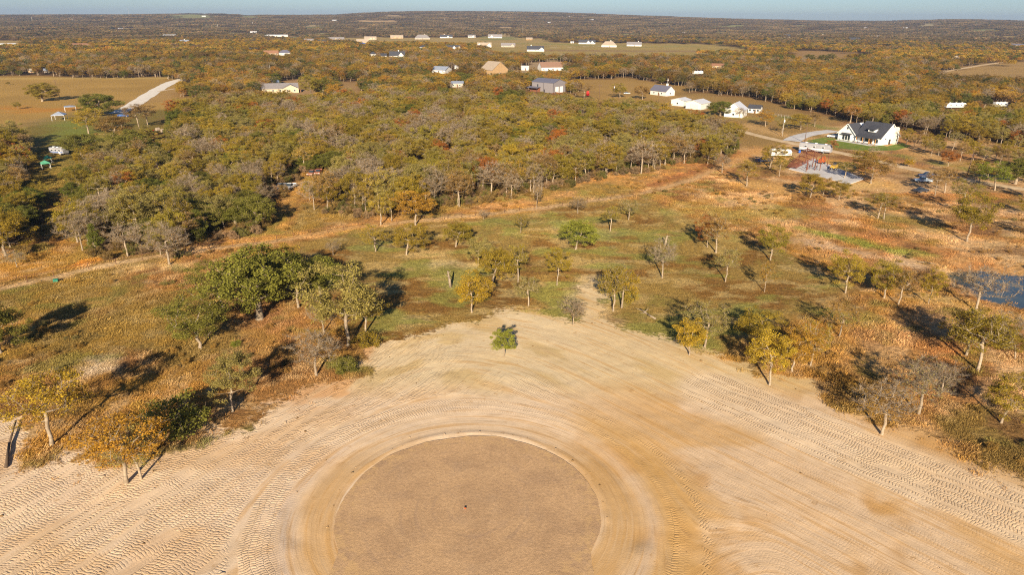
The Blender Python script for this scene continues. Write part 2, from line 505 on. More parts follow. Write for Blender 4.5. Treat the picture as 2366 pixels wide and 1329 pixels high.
LANE = A([(-200, 690), (0, 668), (180, 628), (300, 602), (400, 588), (520, 572), (640, 556), (830, 524), (1000, 506), (1130, 495), (1300, 474), (1490, 446), (1600, 415), (1690, 372)])
LANE2 = A([(1330, 420), (1420, 418), (1500, 425), (1560, 405), (1640, 385), (1700, 360), (1760, 345)])
STRIPS = [  # picture outline points -> strokes of colour on the ground
    (LANE, 1.6, (0.62, 0.40, 0.20), 1.6, 0.9), (LANE2, 4.5, (0.60, 0.31, 0.10), 4, 0.8),
    (A([(1500, 428), (1600, 398), (1700, 350)]), 2.2, (0.30, 0.12, 0.05), 2, 0.8),
    (A([(175, 617), (215, 603)]), 2.2, (0.62, 0.26, 0.05), 1.5, 0.9), (A([(190, 622), (300, 605)]), 2.0, (0.65, 0.45, 0.24), 1.5, 0.8),
    (A([(310, 622), (380, 612), (430, 618)]), 2.2, (0.62, 0.44, 0.22), 2.0, 0.8), (A([(640, 548), (690, 440)]), 2.6, (0.42, 0.24, 0.07), 2, 0.9),
    (A([(672, 520), (700, 445)]), 0.7, (0.24, 0.12, 0.05), 1, 0.6), (A([(540, 560), (640, 545), (760, 538), (850, 520), (920, 500)]), 2.5, (0.58, 0.31, 0.10), 2.5, 0.8),
    (A([(1120, 478), (1230, 462), (1320, 448)]), 2.6, (0.60, 0.33, 0.13), 2.5, 0.8), (A([(200, 860), (235, 845)]), 2.2, (0.62, 0.5, 0.36), 1.8, 0.9),
    (A([(600, 700), (640, 780), (700, 780)]), 5, (0.44, 0.23, 0.10), 4, 0.5), (A([(780, 845), (820, 850)]), 2.0, (0.17, 0.19, 0.05), 2, 0.8),
    (A([(480, 1022), (560, 1000), (620, 985)]), 0.9, (0.20, 0.19, 0.06), 1.2, 0.7), (A([(350, 1050), (470, 1030)]), 1.6, (0.16, 0.16, 0.06), 1.5, 0.7),
    (A([(1600, 480), (1700, 500), (1800, 490)]), 5, (0.34, 0.28, 0.08), 5, 0.6), (A([(1860, 530), (1960, 555), (2060, 580), (2150, 590)]), 2.3, (0.24, 0.27, 0.05), 2, 0.85),
    (A([(1880, 560), (2000, 590), (2100, 610)]), 2.5, (0.62, 0.43, 0.26), 2.5, 0.75), (A([(2170, 600), (2280, 600), (2366, 625)]), 3, (0.52, 0.30, 0.12), 3, 0.7),
    (A([(2110, 630), (2190, 660), (2270, 705), (2366, 725)]), 2.5, (0.40, 0.19, 0.06), 2.5, 0.8), (A([(2150, 680), (2250, 710), (2366, 745)]), 3, (0.55, 0.36, 0.12), 3, 0.7),
    (A([(1900, 725), (2010, 740)]), 2.5, (0.24, 0.24, 0.05), 2.5, 0.7), (A([(2060, 500), (2140, 520)]), 5, (0.30, 0.24, 0.07), 4, 0.6),
    (A([(1740, 425), (1830, 440), (1960, 430), (2040, 425)]), 7, (0.62, 0.36, 0.12), 5, 0.85), (A([(1780, 375), (1870, 370), (1960, 385)]), 7, (0.66, 0.37, 0.10), 5, 0.9),
    (A([(1950, 430), (2010, 425)]), 5, (0.66, 0.43, 0.17), 3, 0.9), (A([(2040, 390), (2150, 400)]), 5, (0.5, 0.3, 0.12), 5, 0.7),
    (A([(2080, 345), (2200, 375), (2366, 405)]), 6, (0.52, 0.31, 0.11), 6, 0.7), (A([(2080, 360), (2180, 380), (2290, 405)]), 2.2, (0.22, 0.23, 0.05), 3, 0.8),
    (A([(1720, 290), (1800, 310), (1900, 325)]), 6, (0.55, 0.34, 0.14), 5, 0.8), (A([(1560, 255), (1680, 272), (1800, 275)]), 5, (0.30, 0.24, 0.06), 5, 0.7),
    (A([(1840, 285), (1935, 298)]), 3, (0.20, 0.24, 0.05), 3, 0.8), (A([(1790, 268), (1835, 272)]), 3, (0.16, 0.22, 0.05), 2, 0.8),
    (A([(2290, 490), (2366, 500)]), 4, (0.62, 0.42, 0.24), 3, 0.7), (A([(1300, 520), (1400, 545)]), 3.5, (0.27, 0.29, 0.08), 3, 0.7),
    (A([(1560, 500), (1680, 560)]), 4, (0.38, 0.28, 0.10), 4, 0.6), (A([(950, 590), (1000, 585)]), 3, (0.5, 0.36, 0.16), 2, 0.7),
    (A([(1020, 610), (1090, 612)]), 2.5, (0.52, 0.4, 0.2), 2, 0.8), (A([(1370, 640), (1340, 690), (1390, 735)]), 2.0, (0.58, 0.44, 0.24), 2, 0.7),
    (A([(150, 275), (170, 300), (175, 325)]), 8, (0.20, 0.22, 0.045), 6, 0.9), (A([(0, 250), (100, 255), (200, 250)]), 7, (0.50, 0.20, 0.03), 8, 0.8),
    (A([(0, 182), (200, 180), (430, 180)]), 10, (0.52, 0.36, 0.12), 10, 0.8), (A([(60, 285), (250, 262), (420, 205)]), 8, (0.36, 0.22, 0.10), 10, 0.6),
    (A([(1200, 100), (1330, 103)]), 20, (0.24, 0.25, 0.07), 20, 0.7), (A([(1350, 104), (1470, 108), (1600, 106)]), 18, (0.27, 0.25, 0.08), 20, 0.7),
    (A([(1250, 116), (1450, 118), (1600, 118)]), 25, (0.28, 0.17, 0.09), 20, 0.8), (A([(1240, 111), (1400, 106)]), 3, (0.52, 0.42, 0.28), 3, 0.9),
]
def ground_col(x, y):
    c = brush_col(x, y)
    for poly, col in zip(CL, CLCOL):
        bb = np.array(poly)
        m = (x > bb[:, 0].min() - 20) & (x < bb[:, 0].max() + 20) & (y > bb[:, 1].min() - 20) & (y < bb[:, 1].max() + 20)
        if m.any():
            s = sdf(*warp(x[m], y[m]), poly)
            k = 0.8 + 0.4 * fbm(x[m], y[m], 25, 91)[:, None]
            cc = c[m]
            w = sstep(-6, 6, s)[:, None]
            c[m] = cc * (1 - w) + np.array(col) * k * w
    for pts, w, col, fe, k in STRIPS:
        bb = np.array(pts)
        pad = w + fe * 3 + 2
        m = (x > bb[:, 0].min() - pad) & (x < bb[:, 0].max() + pad) & (y > bb[:, 1].min() - pad) & (y < bb[:, 1].max() + pad)
        if m.any():
            c[m] = stroke(c[m], x[m], y[m], pts, w, col, fe, k)
    return c

BAND = A([(1660, 905), (1850, 985), (2060, 1075), (2366, 1195), (2600, 1290)])
def sand_col(x, y):
    psi, u, r, side = flow(x, y)
    c = np.zeros((len(x), 3)) + np.array((0.70, 0.53, 0.36))
    n = fbm(x, y, 14, 101)
    right = sstep(2, 20, x)
    c = lerp(c, (0.575, 0.35, 0.145), right * 0.8)
    c = lerp(c, (0.70, 0.53, 0.37), sstep(0.50, 0.62, n) * 0.6)
    c = lerp(c, (0.50, 0.27, 0.085), sstep(0.52, 0.66, fbm(x, y, 9, 107)) * (0.3 + 0.4 * right))
    # pale cleared ground inside the lot
    lot = sstep(0, 10, y - 84) * (1 - sstep(40, 55, x)) * sstep(-34, -18, x)
    c = lerp(c, (0.68, 0.54, 0.32), lot * 0.75)
    c = lerp(c, (0.52, 0.36, 0.14), lot * sstep(0.5, 0.66, fbm(u, psi * 4, 14, 111)) * 0.6)
    c = lerp(c, (0.70, 0.545, 0.375), (1 - sstep(4, 8, dline(x, y, BAND))) * 0.75)
    c = lerp(c, (0.62, 0.34, 0.15), sstep(78, 88, y) * (1 - sstep(-24, -20, x)) * sstep(0.42, 0.6, fbm(x, y, 5, 117)) * 0.8)
    # graded shoulder of the turnaround
    nw = 1 - .8 * sstep(0.3, 0.9, (y - PC[1]) / np.maximum(r, 1))
    r = r + (fbm(x, y, 7, 141) - .5) * 2.6
    ring = (1 - sstep(17.0, 19.5, r)) * sstep(14, 15, r)
    c = lerp(c, (0.55, 0.33, 0.13), ring * 0.75 * nw)
    c = lerp(c, (0.58, 0.44, 0.32), np.exp(-((r - 19.6) / 0.75) ** 2) * (0.85 - 0.4 * sstep(0, 8, x)) * nw)
    c = lerp(c, (0.56, 0.33, 0.11), (1 - sstep(24, 28, r)) * sstep(20, 22, r) * sstep(6, 12, x) * 0.6)
    return c

def tread_amp(x, y):
    psi, u, r, side = flow(x, y)
    a = (1 - sstep(-16, -2, x)) * sstep(20.4, 21.2, r)
    a = np.maximum(a, (1 - sstep(4.4, 6.0, dline(x, y, BAND))))
    a = np.maximum(a, 0.45 * sstep(20, 21, r) * (1 - sstep(30, 34, r)) * sstep(-0.2, 0.3, (y - PC[1]) / r) * (1 - sstep(5, 10, x)))
    a = np.maximum(a, 0.7 * np.exp(-((r - 25.5) / 0.55) ** 2) * sstep(2, 10, x))
    a = np.maximum(a, 0.6 * np.exp(-((r - 22.3) / 0.5) ** 2) * sstep(2, 10, x))
    a = np.maximum(a, 0.12)
    return a * (0.7 + 0.5 * fbm(x, y, 7, 121)) * sstep(18.9, 20, r) * tread_uv(x, y)[2]

def grow(start, end, d0, k):
    o, p = [], start
    while p < end:
        p += d0 + k * (p - start)
        o.append(p)
    return o
xs = list(np.arange(-68, 68.01, 0.4))
gx = grow(68, 9500, 0.4, 0.05)
xs = np.array([-g for g in gx[::-1]] + xs + gx)
ys = np.array(list(np.arange(-80, 44.9, 5)) + list(np.arange(45, 122, 0.4)) + grow(122, 9600, 0.4, 0.019))
GX, GY = np.meshgrid(xs, ys)
gxf, gyf = GX.ravel(), GY.ravel()
gz = ground_z(gxf, gyf)
nx_, ny_ = len(xs), len(ys)
idx = np.arange(nx_ * ny_).reshape(ny_, nx_)
quads = np.stack([idx[:-1, :-1], idx[:-1, 1:], idx[1:, 1:], idx[1:, :-1]], -1).reshape(-1, 4)

def np_mesh(name, verts, faces_flat, fsize, mats):
    me = bpy.data.meshes.new(name)
    nv, nf = len(verts), len(faces_flat) // fsize
    me.vertices.add(nv)
    me.vertices.foreach_set('co', np.ascontiguousarray(verts, np.float32).ravel())
    me.loops.add(nf * fsize)
    me.loops.foreach_set('vertex_index', np.ascontiguousarray(faces_flat, np.int32))
    me.polygons.add(nf)
    me.polygons.foreach_set('loop_start', np.arange(0, nf * fsize, fsize, dtype=np.int32))
    me.polygons.foreach_set('loop_total', np.full(nf, fsize, np.int32))
    for m in mats: me.materials.append(m)
    me.update(calc_edges=True)
    return me

def setf(me, name, vals):
    a = me.attributes.new(name, 'FLOAT', 'POINT')
    a.data.foreach_set('value', np.ascontiguousarray(vals, np.float32))
def setc(me, name, vals):
    a = me.attributes.new(name, 'FLOAT_COLOR', 'POINT')
    a.data.foreach_set('color', np.ascontiguousarray(np.hstack([vals, np.ones((len(vals), 1))]), np.float32).ravel())

# ground material
q = NT('ground_soil_grass_sand')
P = q.pos()
psi_, u_ = q.attr('psi'), q.attr('along')
nm, nf_ = q.noise(0.22, P, 5), q.noise(1.3, P, 6, 0.62)
nff = q.noise(7.0, P, 5, 0.65)
mask = q.math('ADD', q.attr('sd'), q.math('ADD', q.mrange(nm, 0.2, 0.8, -3.2, 3.2, False), q.mrange(nf_, 0.2, 0.8, -2.2, 2.2, False)))
mask = q.mrange(mask, -0.9, 0.9)
grass = q.scale(q.attr('gcol', False), q.math('MULTIPLY', q.mrange(nf_, 0.28, 0.72, 0.55, 1.35), q.mrange(nff, 0.25, 0.75, 0.7, 1.25)))
streak = q.noise(1.0, q.comb(q.math('MULTIPLY', u_, 0.05), q.math('MULTIPLY', psi_, 0.9)), 6, 0.62)
streak2 = q.noise(1.0, q.comb(q.math('MULTIPLY', u_, 0.16), q.math('MULTIPLY', psi_, 3.4)), 4, 0.6)
sandc = q.scale(q.attr('scol', False), q.math('MULTIPLY', q.mrange(streak, 0.3, 0.7, 0.86, 1.10), q.mrange(nf_, 0.25, 0.75, 0.93, 1.06)))
sandc = q.mix(q.math('MULTIPLY', q.mrange(streak, 0.49, 0.64, 0, 0.6), q.mrange(q.attr('amp'), 0.2, 0.6, 1.0, 0.35)), sandc, (0.47, 0.265, 0.09, 1))
sandc = q.mix(q.mrange(streak, 0.47, 0.33, 0, 0.45), sandc, (0.66, 0.46, 0.265, 1))
sandc = q.mix(q.math('MULTIPLY', q.mrange(streak2, 0.54, 0.70, 0, 0.55), q.mrange(q.attr('amp'), 0.2, 0.6, 1.0, 0.4)), sandc, (0.40, 0.235, 0.10, 1))
sandc = q.mix(q.mrange(q.noise(0.6, P, 6, 0.65), 0.60, 0.70, 0, 0.5), sandc, (0.40, 0.23, 0.09, 1))
# dozer cleat marks: bands across the flow, bars along it
tp_, tu_ = q.attr('tread_p'), q.attr('tread_u')
b = q.math('DIVIDE', q.math('ADD', tp_, q.mrange(q.noise(0.12, P, 3), 0.3, 0.7, -0.5, 0.5, False)), 0.60)
bi, bf = q.math('FLOOR', b), q.math('FRACT', b)
wn1 = q.n('ShaderNodeTexWhiteNoise', noise_dimensions='2D')
q.put(wn1.inputs['Vector'], q.comb(bi, q.math('FLOOR', q.math('DIVIDE', tu_, 17.0))))
rnd = wn1.outputs['Value']
win = q.math('MULTIPLY', q.mrange(bf, 0.0, 0.08), q.mrange(bf, 1.0, 0.92))
wob = q.mrange(q.noise(0.9, P, 2), 0.3, 0.7, -0.13, 0.13, False)
ph = q.math('ADD', q.math('ADD', tu_, wob), q.math('MULTIPLY', rnd, 3.0))
ph = q.math('ADD', ph, q.math('MULTIPLY', bf, q.mrange(rnd, 0, 1, -0.22, 0.22, False)))
cle = q.math('SINE', q.math('MULTIPLY', ph, 2 * math.pi / 0.35))
cle = q.mrange(cle, -0.9, 0.0)
on = q.mrange(q.math('ADD', rnd, q.mrange(q.noise(0.35, P, 2), 0.3, 0.7, -0.3, 0.3, False)), 0.05, 0.75, 0.0, 1.0)
on = q.math('MULTIPLY', on, q.mrange(q.noise(0.11, P, 4, 0.6), 0.28, 0.50, 0.25, 1.0))
tr = q.math('MULTIPLY', q.math('MULTIPLY', cle, win), q.math('MULTIPLY', q.math('MULTIPLY', on, q.attr('amp')), mask))
sandc = q.mix(q.math('MULTIPLY', q.math('SUBTRACT', 1.0, cle), q.math('MULTIPLY', q.math('MULTIPLY', win, on), q.math('MULTIPLY', q.attr('amp'), 0.42))), sandc, (0.44, 0.25, 0.11, 1))
col = q.mix(mask, grass, sandc)
hgt = q.math('ADD', q.math('MULTIPLY', tr, 0.075), q.math('MULTIPLY', q.math('ADD', nff, q.math('MULTIPLY', streak2, 1.2)), 0.03))
hgt = q.math('ADD', hgt, q.math('MULTIPLY', q.math('MULTIPLY', nf_, q.math('SUBTRACT', 1.0, mask)), 0.35))
M_GROUND = q.out(col, 0.95, 0.05, 0, q.bump(hgt, 1.0, 0.9))

gme = np_mesh('ground', np.stack([gxf, gyf, gz], 1), quads.ravel(), 4, [M_GROUND])
gme.polygons.foreach_set('use_smooth', np.ones(len(quads), bool))
nearm = (np.hypot(gxf, gyf) < 220)
sd_all = np.full(len(gxf), -50.0)
sd_all[nearm] = np.clip(sdf(gxf[nearm], gyf[nearm], SAND), -50, 50)
gcol = ground_col(gxf, gyf)
scol = np.full((len(gxf), 3), 0.5)
scol[nearm] = sand_col(gxf[nearm], gyf[nearm])
psi_a, u_a, r_a, s_a = flow(gxf, gyf)
amp_a = np.zeros(len(gxf))
amp_a[nearm] = tread_amp(gxf[nearm], gyf[nearm])
setc(gme, 'gcol', gcol); setc(gme, 'scol', scol)
setf(gme, 'sd', sd_all); setf(gme, 'psi', psi_a); setf(gme, 'along', u_a); setf(gme, 'amp', amp_a)
tu_a, tp_a, _ = tread_uv(gxf, gyf)
setf(gme, 'tread_u', tu_a); setf(gme, 'tread_p', tp_a)
tag(link('ground', gme), 'sandy cleared soil, dry brush and leaf litter stretching to the horizon', kind='structure')

def sheet(name, poly_in, mat, dz=0.012, label=None, step=None):
    """thin sheet laid on the ground: outline, filled as a fan of small quads from the ground height"""
    import bmesh
    bm = bmesh.new()
    vsn = [bm.verts.new((x, y, 0)) for x, y in poly_in]
    bm.faces.new(vsn)
    bmesh.ops.triangulate(bm, faces=bm.faces[:])
    if step:
        for _ in range(7):
            es = [e for e in bm.edges if e.calc_length() > step]
            if not es: break
            bmesh.ops.subdivide_edges(bm, edges=es, cuts=1)
            bmesh.ops.triangulate(bm, faces=[f for f in bm.faces if len(f.verts) > 3])
    co = np.array([(v.co.x, v.co.y) for v in bm.verts])
    zz = ground_z(co[:, 0], co[:, 1]) + dz
    for v, z in zip(bm.verts, zz): v.co.z = z
    bmesh.ops.recalc_face_normals(bm, faces=bm.faces[:])
    if sum(f.normal.z for f in bm.faces) < 0:
        bmesh.ops.reverse_faces(bm, faces=bm.faces[:])
    me = bpy.data.meshes.new(name)
    bm.to_mesh(me); bm.free()
    me.materials.append(mat)
    return tag(link(name, me), label, kind='structure')

def ribbon(name, pts, width, mat, dz=0.02, label=None, seg=6.0):
    """road: a strip of quads following a centre line"""
    P0 = []
    for (x0, y0), (x1, y1) in zip(pts[:-1], pts[1:]):
        n = max(1, int(math.hypot(x1 - x0, y1 - y0) / seg))
        P0 += [(x0 + (x1 - x0) * i / n, y0 + (y1 - y0) * i / n) for i in range(n)]
    P0.append(pts[-1])
    P0 = np.array(P0)
    for _ in range(6):
        P0[1:-1] = (P0[:-2] + 2 * P0[1:-1] + P0[2:]) / 4
    t = np.gradient(P0, axis=0)
    t /= np.linalg.norm(t, axis=1)[:, None] + 1e-9
    nrm = np.stack([-t[:, 1], t[:, 0]], 1)
    w = width / 2 * (0.9 + 0.25 * vnoise(P0[:, 0], P0[:, 1], 7, 3))
    cols = []
    for k in (-1, -0.5, 0, 0.5, 1):
        cols.append(P0 + nrm * (w * k)[:, None])
    V = np.stack(cols, 1)
    n, m = V.shape[:2]
    flat = V.reshape(-1, 2)
    crown = np.tile(np.array((0, 0.06, 0.09, 0.06, 0)), n)
    z = ground_z(flat[:, 0], flat[:, 1]) + dz + crown
    ii = np.arange(n * m).reshape(n, m)
    fq = np.stack([ii[:-1, :-1], ii[:-1, 1:], ii[1:, 1:], ii[1:, :-1]], -1).reshape(-1)
    me = np_mesh(name, np.column_stack([flat, z]), fq, 4, [mat])
    if me.polygons[0].normal.z < 0: me.flip_normals()
    return tag(link(name, me), label, kind='structure')

# gravel turnaround
q = NT('crushed_gravel')
P = q.pos()
n1, n2, n3 = q.noise(0.18, P, 4), q.noise(3.0, P, 6, 0.7), q.noise(16, P, 4, 0.7)
rel = q.n('ShaderNodeVectorMath', operation='SUBTRACT')
q.put(rel.inputs[0], P); rel.inputs[1].default_value = (PC[0], PC[1], 0)
ln = q.n('ShaderNodeVectorMath', operation='LENGTH'); q.put(ln.inputs[0], rel.outputs[0])
arc = q.noise(1.0, q.comb(q.math('MULTIPLY', ln.outputs['Value'], 0.55), q.math('MULTIPLY', q.noise(0.05, P, 2), 6)), 5, 0.6)
c = q.mix(q.mrange(n1, 0.38, 0.62), (0.435, 0.275, 0.15, 1), (0.52, 0.33, 0.175, 1))
c = q.mix(q.mrange(arc, 0.44, 0.66, 0, 0.5), c, (0.54, 0.35, 0.19, 1))
c = q.mix(q.mrange(q.noise(0.35, P, 6, 0.65), 0.50, 0.72, 0, 0.4), c, (0.40, 0.27, 0.17, 1))
c = q.scale(c, q.math('MULTIPLY', q.mrange(n2, 0.3, 0.7, 0.88, 1.12), q.mrange(n3, 0.3, 0.7, 0.80, 1.18)))
trk = q.math('SINE', q.math('ADD', q.math('MULTIPLY', ln.outputs['Value'], 3.3), q.math('MULTIPLY', q.noise(0.09, P, 3), 14)))
trk = q.math('MULTIPLY', q.mrange(trk, 0.72, 0.95), q.mrange(q.noise(0.16, P, 4, 0.6), 0.48, 0.62, 0, 0.4))
c = q.mix(trk, c, (0.35, 0.23, 0.145, 1))
c = q.mix(q.math('MULTIPLY', q.mrange(ln.outputs['Value'], 11.5, 14.2), q.mrange(q.noise(0.8, P, 5, 0.65), 0.45, 0.6, 0, 0.7)), c, (0.58, 0.37, 0.17, 1))
M_GRAVEL = q.out(c, 0.95, 0.08, 0, q.bump(q.math('ADD', n3, n2), 0.05, 0.9))
pts = []
for i in range(360):
    t = 2 * math.pi * i / 360
    x, y = math.sin(t), math.cos(t)
    rr = PR + 0.7 * (float(fbm(x * 30, y * 30, 6, 131, 5)) - 0.5) + 0.5 * (float(vnoise(x * 9, y * 9, 3, 5)) - 0.5)
    if y < 0 and abs(x) < .889:
        rr = min(12.8 / max(abs(x), .01), 28 / -y if y < 0 else 99) + (rr - PR)
    pts.append((PC[0] + rr * x, PC[1] + rr * y))
sheet('gravel_turnaround', pts, M_GRAVEL, 0.10, 'round brown gravel turnaround at the end of the graded road', 2.0)

def dirt(name, c1, c2):
    q = NT(name)
    P = q.pos()
    c = q.mix(q.mrange(q.noise(0.3, P, 5), 0.35, 0.65), (*c1, 1), (*c2, 1))
    n = q.noise(4, P, 5, 0.65)
    return q.out(q.scale(c, q.mrange(n, 0.3, 0.7, 0.8, 1.15)), 0.95, 0.05, 0, q.bump(n, 0.04, 0.8))
M_ROAD = dirt('caliche_road', (0.50, 0.36, 0.21), (0.62, 0.47, 0.30))
M_WHITEROAD = dirt('white_gravel_road', (0.66, 0.60, 0.52), (0.76, 0.70, 0.62))
M_CONC = dirt('concrete', (0.48, 0.46, 0.46), (0.58, 0.56, 0.55))
M_LAWN = dirt('green_lawn', (0.13, 0.19, 0.03), (0.20, 0.22, 0.05))
ribbon('gravel_road', A([(1705, 300), (1760, 318), (1830, 330), (1900, 345), (1960, 356), (2040, 374), (2120, 395), (2240, 418), (2366, 438), (2700, 490)]), 5.0, M_ROAD, 0.03, 'pale gravel road crossing behind the building site')
ribbon('driveway', A([(1925, 302), (1880, 304), (1845, 313), (1828, 326)]), 7.0, M_CONC, 0.05, 'pale concrete driveway curving up to the white farmhouse')
ribbon('field_road', A([(270, 262), (300, 248), (330, 228), (365, 206), (395, 190), (424, 182)]), 9.0, M_WHITEROAD, 0.05, 'white gravel road cutting across the left-hand field')
ribbon('field_path', A([(352, 214), (385, 207), (430, 201)]), 3.0, M_ROAD, 0.04, 'thin tan track branching off the white field road')
ribbon('field_edge_path', A([(2140, 172), (2210, 160), (2270, 150), (2330, 142)]), 6.0, M_ROAD, 0.05, 'pale track along the edge of the stubble field')
ribbon('far_path', A([(2178, 118), (2195, 110), (2225, 106), (2260, 105)]), 9.0, M_WHITEROAD, 0.05, 'far winding white track among the trees')
sheet('lawn', A([(1862, 325), (1905, 317), (1945, 322), (2050, 338), (2085, 330), (2105, 338), (2070, 347), (2000, 349), (1930, 341), (1880, 332)]), M_LAWN, 0.02, 'green mown lawn in front of the white farmhouse', 6.0)
q = NT('pond_water')
M_WATER = q.out(q.mix(q.mrange(q.noise(0.08, q.pos(), 3), 0.35, 0.65), (0.035, 0.05, 0.06, 1), (0.075, 0.095, 0.075, 1)), 0.12, 0.5, 0, q.bump(q.noise(1.5, q.pos(), 3), 0.03, 0.4))
wm = MB()
bb = np.array(POND); c0 = bb.mean(0)
wm.add([(float(c0[0] + (x - c0[0]) * 1.2), float(c0[1] + (y - c0[1]) * 1.2), -0.6) for x, y in POND], [tuple(range(len(POND)))])
o = wm.build('pond', M_WATER)
if o.data.polygons[0].normal.z < 0: o.data.flip_normals()
tag(o, 'still blue-grey pond water with a bare clay rim', kind='structure')

# ------------------------------------------------------------------ trees
def tube_np(a, b, r0, r1, n):
    d = b - a
    L = np.linalg.norm(d) + 1e-9
    d = d / L
    up = np.array((0, 0, 1.0)) if abs(d[2]) < 0.9 else np.array((1.0, 0, 0))
    x = np.cross(d, up); x /= np.linalg.norm(x)
    y = np.cross(x, d)
    t = np.arange(n) * 2 * math.pi / n
    ring = np.cos(t)[:, None] * x + np.sin(t)[:, None] * y
    return np.vstack([a + ring * r0, b + ring * r1])

def leaf_quads(rng, pos, size, up_bias=0.5):
    n = len(pos)
    nrm = rng.normal(size=(n, 3)); nrm[:, 2] = np.abs(nrm[:, 2]) + up_bias
    nrm /= np.linalg.norm(nrm, axis=1)[:, None]
    t = rng.normal(size=(n, 3))
    x = np.cross(nrm, t); x /= np.linalg.norm(x, axis=1)[:, None]
    y = np.cross(nrm, x)
    s = size[:, None]
    e = rng.uniform(0.55, 0.95, n)[:, None]
    return np.stack([pos - x * s, pos - y * s * e, pos + x * s, pos + y * s * e], 1).reshape(-1, 3)

class Proto:
    pass

def gen_tree(seed, kind):
    rng = np.random.default_rng(seed)
    K = dict(oak=dict(H=8, R=2.8, cz=.63, rz=.37, N=100, lv=150, s=(.042, .088), rc=.60, bole=.30, tr=.13),
             thin=dict(H=8, R=2.5, cz=.66, rz=.34, N=85, lv=95, s=(.04, .08), rc=.56, bole=.36, tr=.12),
             bare=dict(H=8, R=2.5, cz=.66, rz=.35, N=120, lv=18, s=(.036, .07), rc=.6, bole=.30, tr=.125),
             live=dict(H=7, R=3.7, cz=.58, rz=.42, N=120, lv=240, s=(.042, .09), rc=.66, bole=.2, tr=.22),
             cedar=dict(H=6, R=1.9, cz=.52, rz=.50, N=80, lv=170, s=(.042, .085), rc=.45, bole=.1, tr=.12),
             shrub=dict(H=2.2, R=1.7, cz=.5, rz=.5, N=40, lv=120, s=(.035, .07), rc=.42, bole=.08, tr=.04),
             small=dict(H=6, R=2.3, cz=.62, rz=.38, N=70, lv=210, s=(.042, .085), rc=.55, bole=.28, tr=.10))[kind]
    H, R, cz, rz = K['H'], K['R'], K['cz'] * K['H'], K['rz'] * K['H']
    # attractors: uneven crown with lobes
    lob = rng.normal(size=(6, 3)); lob /= np.linalg.norm(lob, axis=1)[:, None]
    la = rng.uniform(-0.42, 0.38, 6)
    at_ = []
    while len(at_) < K['N']:
        v = rng.normal(size=3); v /= np.linalg.norm(v)
        if v[2] < -0.75 and kind not in ('cedar', 'shrub', 'live'): continue
        k = 1 + float(np.sum(la * np.maximum(0, lob @ v) ** 2))
        rr = k * rng.uniform(0.12, 1.0) ** (1 / 2.2)
        p = np.array((v[0] * R * rr, v[1] * R * rr, cz + v[2] * rz * rr))
        if kind == 'cedar':
            f = max(0.12, 1 - (p[2] / H)) * 1.25
            p[0] *= min(1, f); p[1] *= min(1, f)
        p[2] = max(p[2], 0.18 * H if kind not in ('cedar', 'shrub') else 0.15)
        at_.append(p)
    at_ = np.array(at_)
    lean = rng.normal(size=2) * 0.035 * H
    nodes, par = [np.zeros(3)], [-1]
    nb = 5
    zt = K['cz'] * H * 0.85
    for i in range(1, nb + 1):
        z = zt * i / nb
        nodes.append(np.array((lean[0] * (i / nb) ** 1.5 + rng.normal() * .05, lean[1] * (i / nb) ** 1.5 + rng.normal() * .05, z)))
        par.append(i - 1)
    at_[:, :2] += lean * 0.9
    depth = [0.0] + [0.25 * i for i in range(1, nb + 1)]
    bole = K['bole'] * H
    order = np.argsort(np.linalg.norm(at_ - np.array((lean[0], lean[1], zt * .8)), axis=1))
    tips = []
    for k in order:
        a = at_[k]
        nn = np.array(nodes)
        cost = np.linalg.norm(nn - a, axis=1) + 0.28 * np.array(depth) + np.where(nn[:, 2] < bole * 0.85, 30, 0) + np.maximum(0, nn[:, 2] - a[2] - 0.2) * 1.2
        j = int(np.argmin(cost))
        p0 = nn[j]
        L = np.linalg.norm(a - p0)
        nseg = 1 if L < 0.5 else (2 if L < 1.4 else 3)
        prev = j
        for s in range(1, nseg + 1):
            t = s / nseg
            p = p0 + (a - p0) * t + (rng.normal(size=3) * 0.10 * L * (t * (1 - t)) * 2) + np.array((0, 0, -0.10 * L * t * (1 - t) * 2))
            nodes.append(p); par.append(prev)
            depth.append(depth[prev] + L / nseg)
            prev = len(nodes) - 1
        tips.append(prev)
    n = len(nodes)
    cnt = np.zeros(n)
    for t in tips: cnt[t] += 1
    for i in range(n - 1, 0, -1): cnt[par[i]] += cnt[i]
    rad = K['tr'] * (np.maximum(cnt, 0.6) / cnt[0]) ** 0.48
    rad[0] = K['tr'] * 1.35
    V, Fq, o = [], [], 0
    for i in range(1, n):
        ns = 7 if rad[i] > 0.08 else (4 if rad[i] > 0.035 else 3)
        V.append(tube_np(nodes[par[i]], nodes[i], max(rad[par[i]] if par[i] < nb + 1 or rad[par[i]] < rad[i] * 1.8 else rad[i] * 1.2, 0.012), max(rad[i], 0.010), ns))
        for k in range(ns):
            Fq.append((o + k, o + (k + 1) % ns, o + ns + (k + 1) % ns, o + ns + k))
        o += 2 * ns
    if True:   # fine twigs at the ends
        tw = dict(bare=12, thin=4).get(kind, 1)
        for t in tips:
            for _ in range(tw):
                d = rng.normal(size=3); d[2] = abs(d[2]) * .6 + .1
                d += 0.8 * (nodes[t] - nodes[par[t]]) / (np.linalg.norm(nodes[t] - nodes[par[t]]) + 1e-6)
                d /= np.linalg.norm(d)
                L = rng.uniform(.35, .95) * (1 if kind == 'bare' else .7)
                V.append(tube_np(nodes[t] - d * .1, nodes[t] + d * L, 0.016, 0.006, 3))
                for k in range(3):
                    Fq.append((o + k, o + (k + 1) % 3, o + 3 + (k + 1) % 3, o + 3 + k))
                o += 6
    p = Proto()
    p.wood_v, p.wood_f = np.vstack(V), np.array(Fq)
    # leaves
    LV, ti = [], []
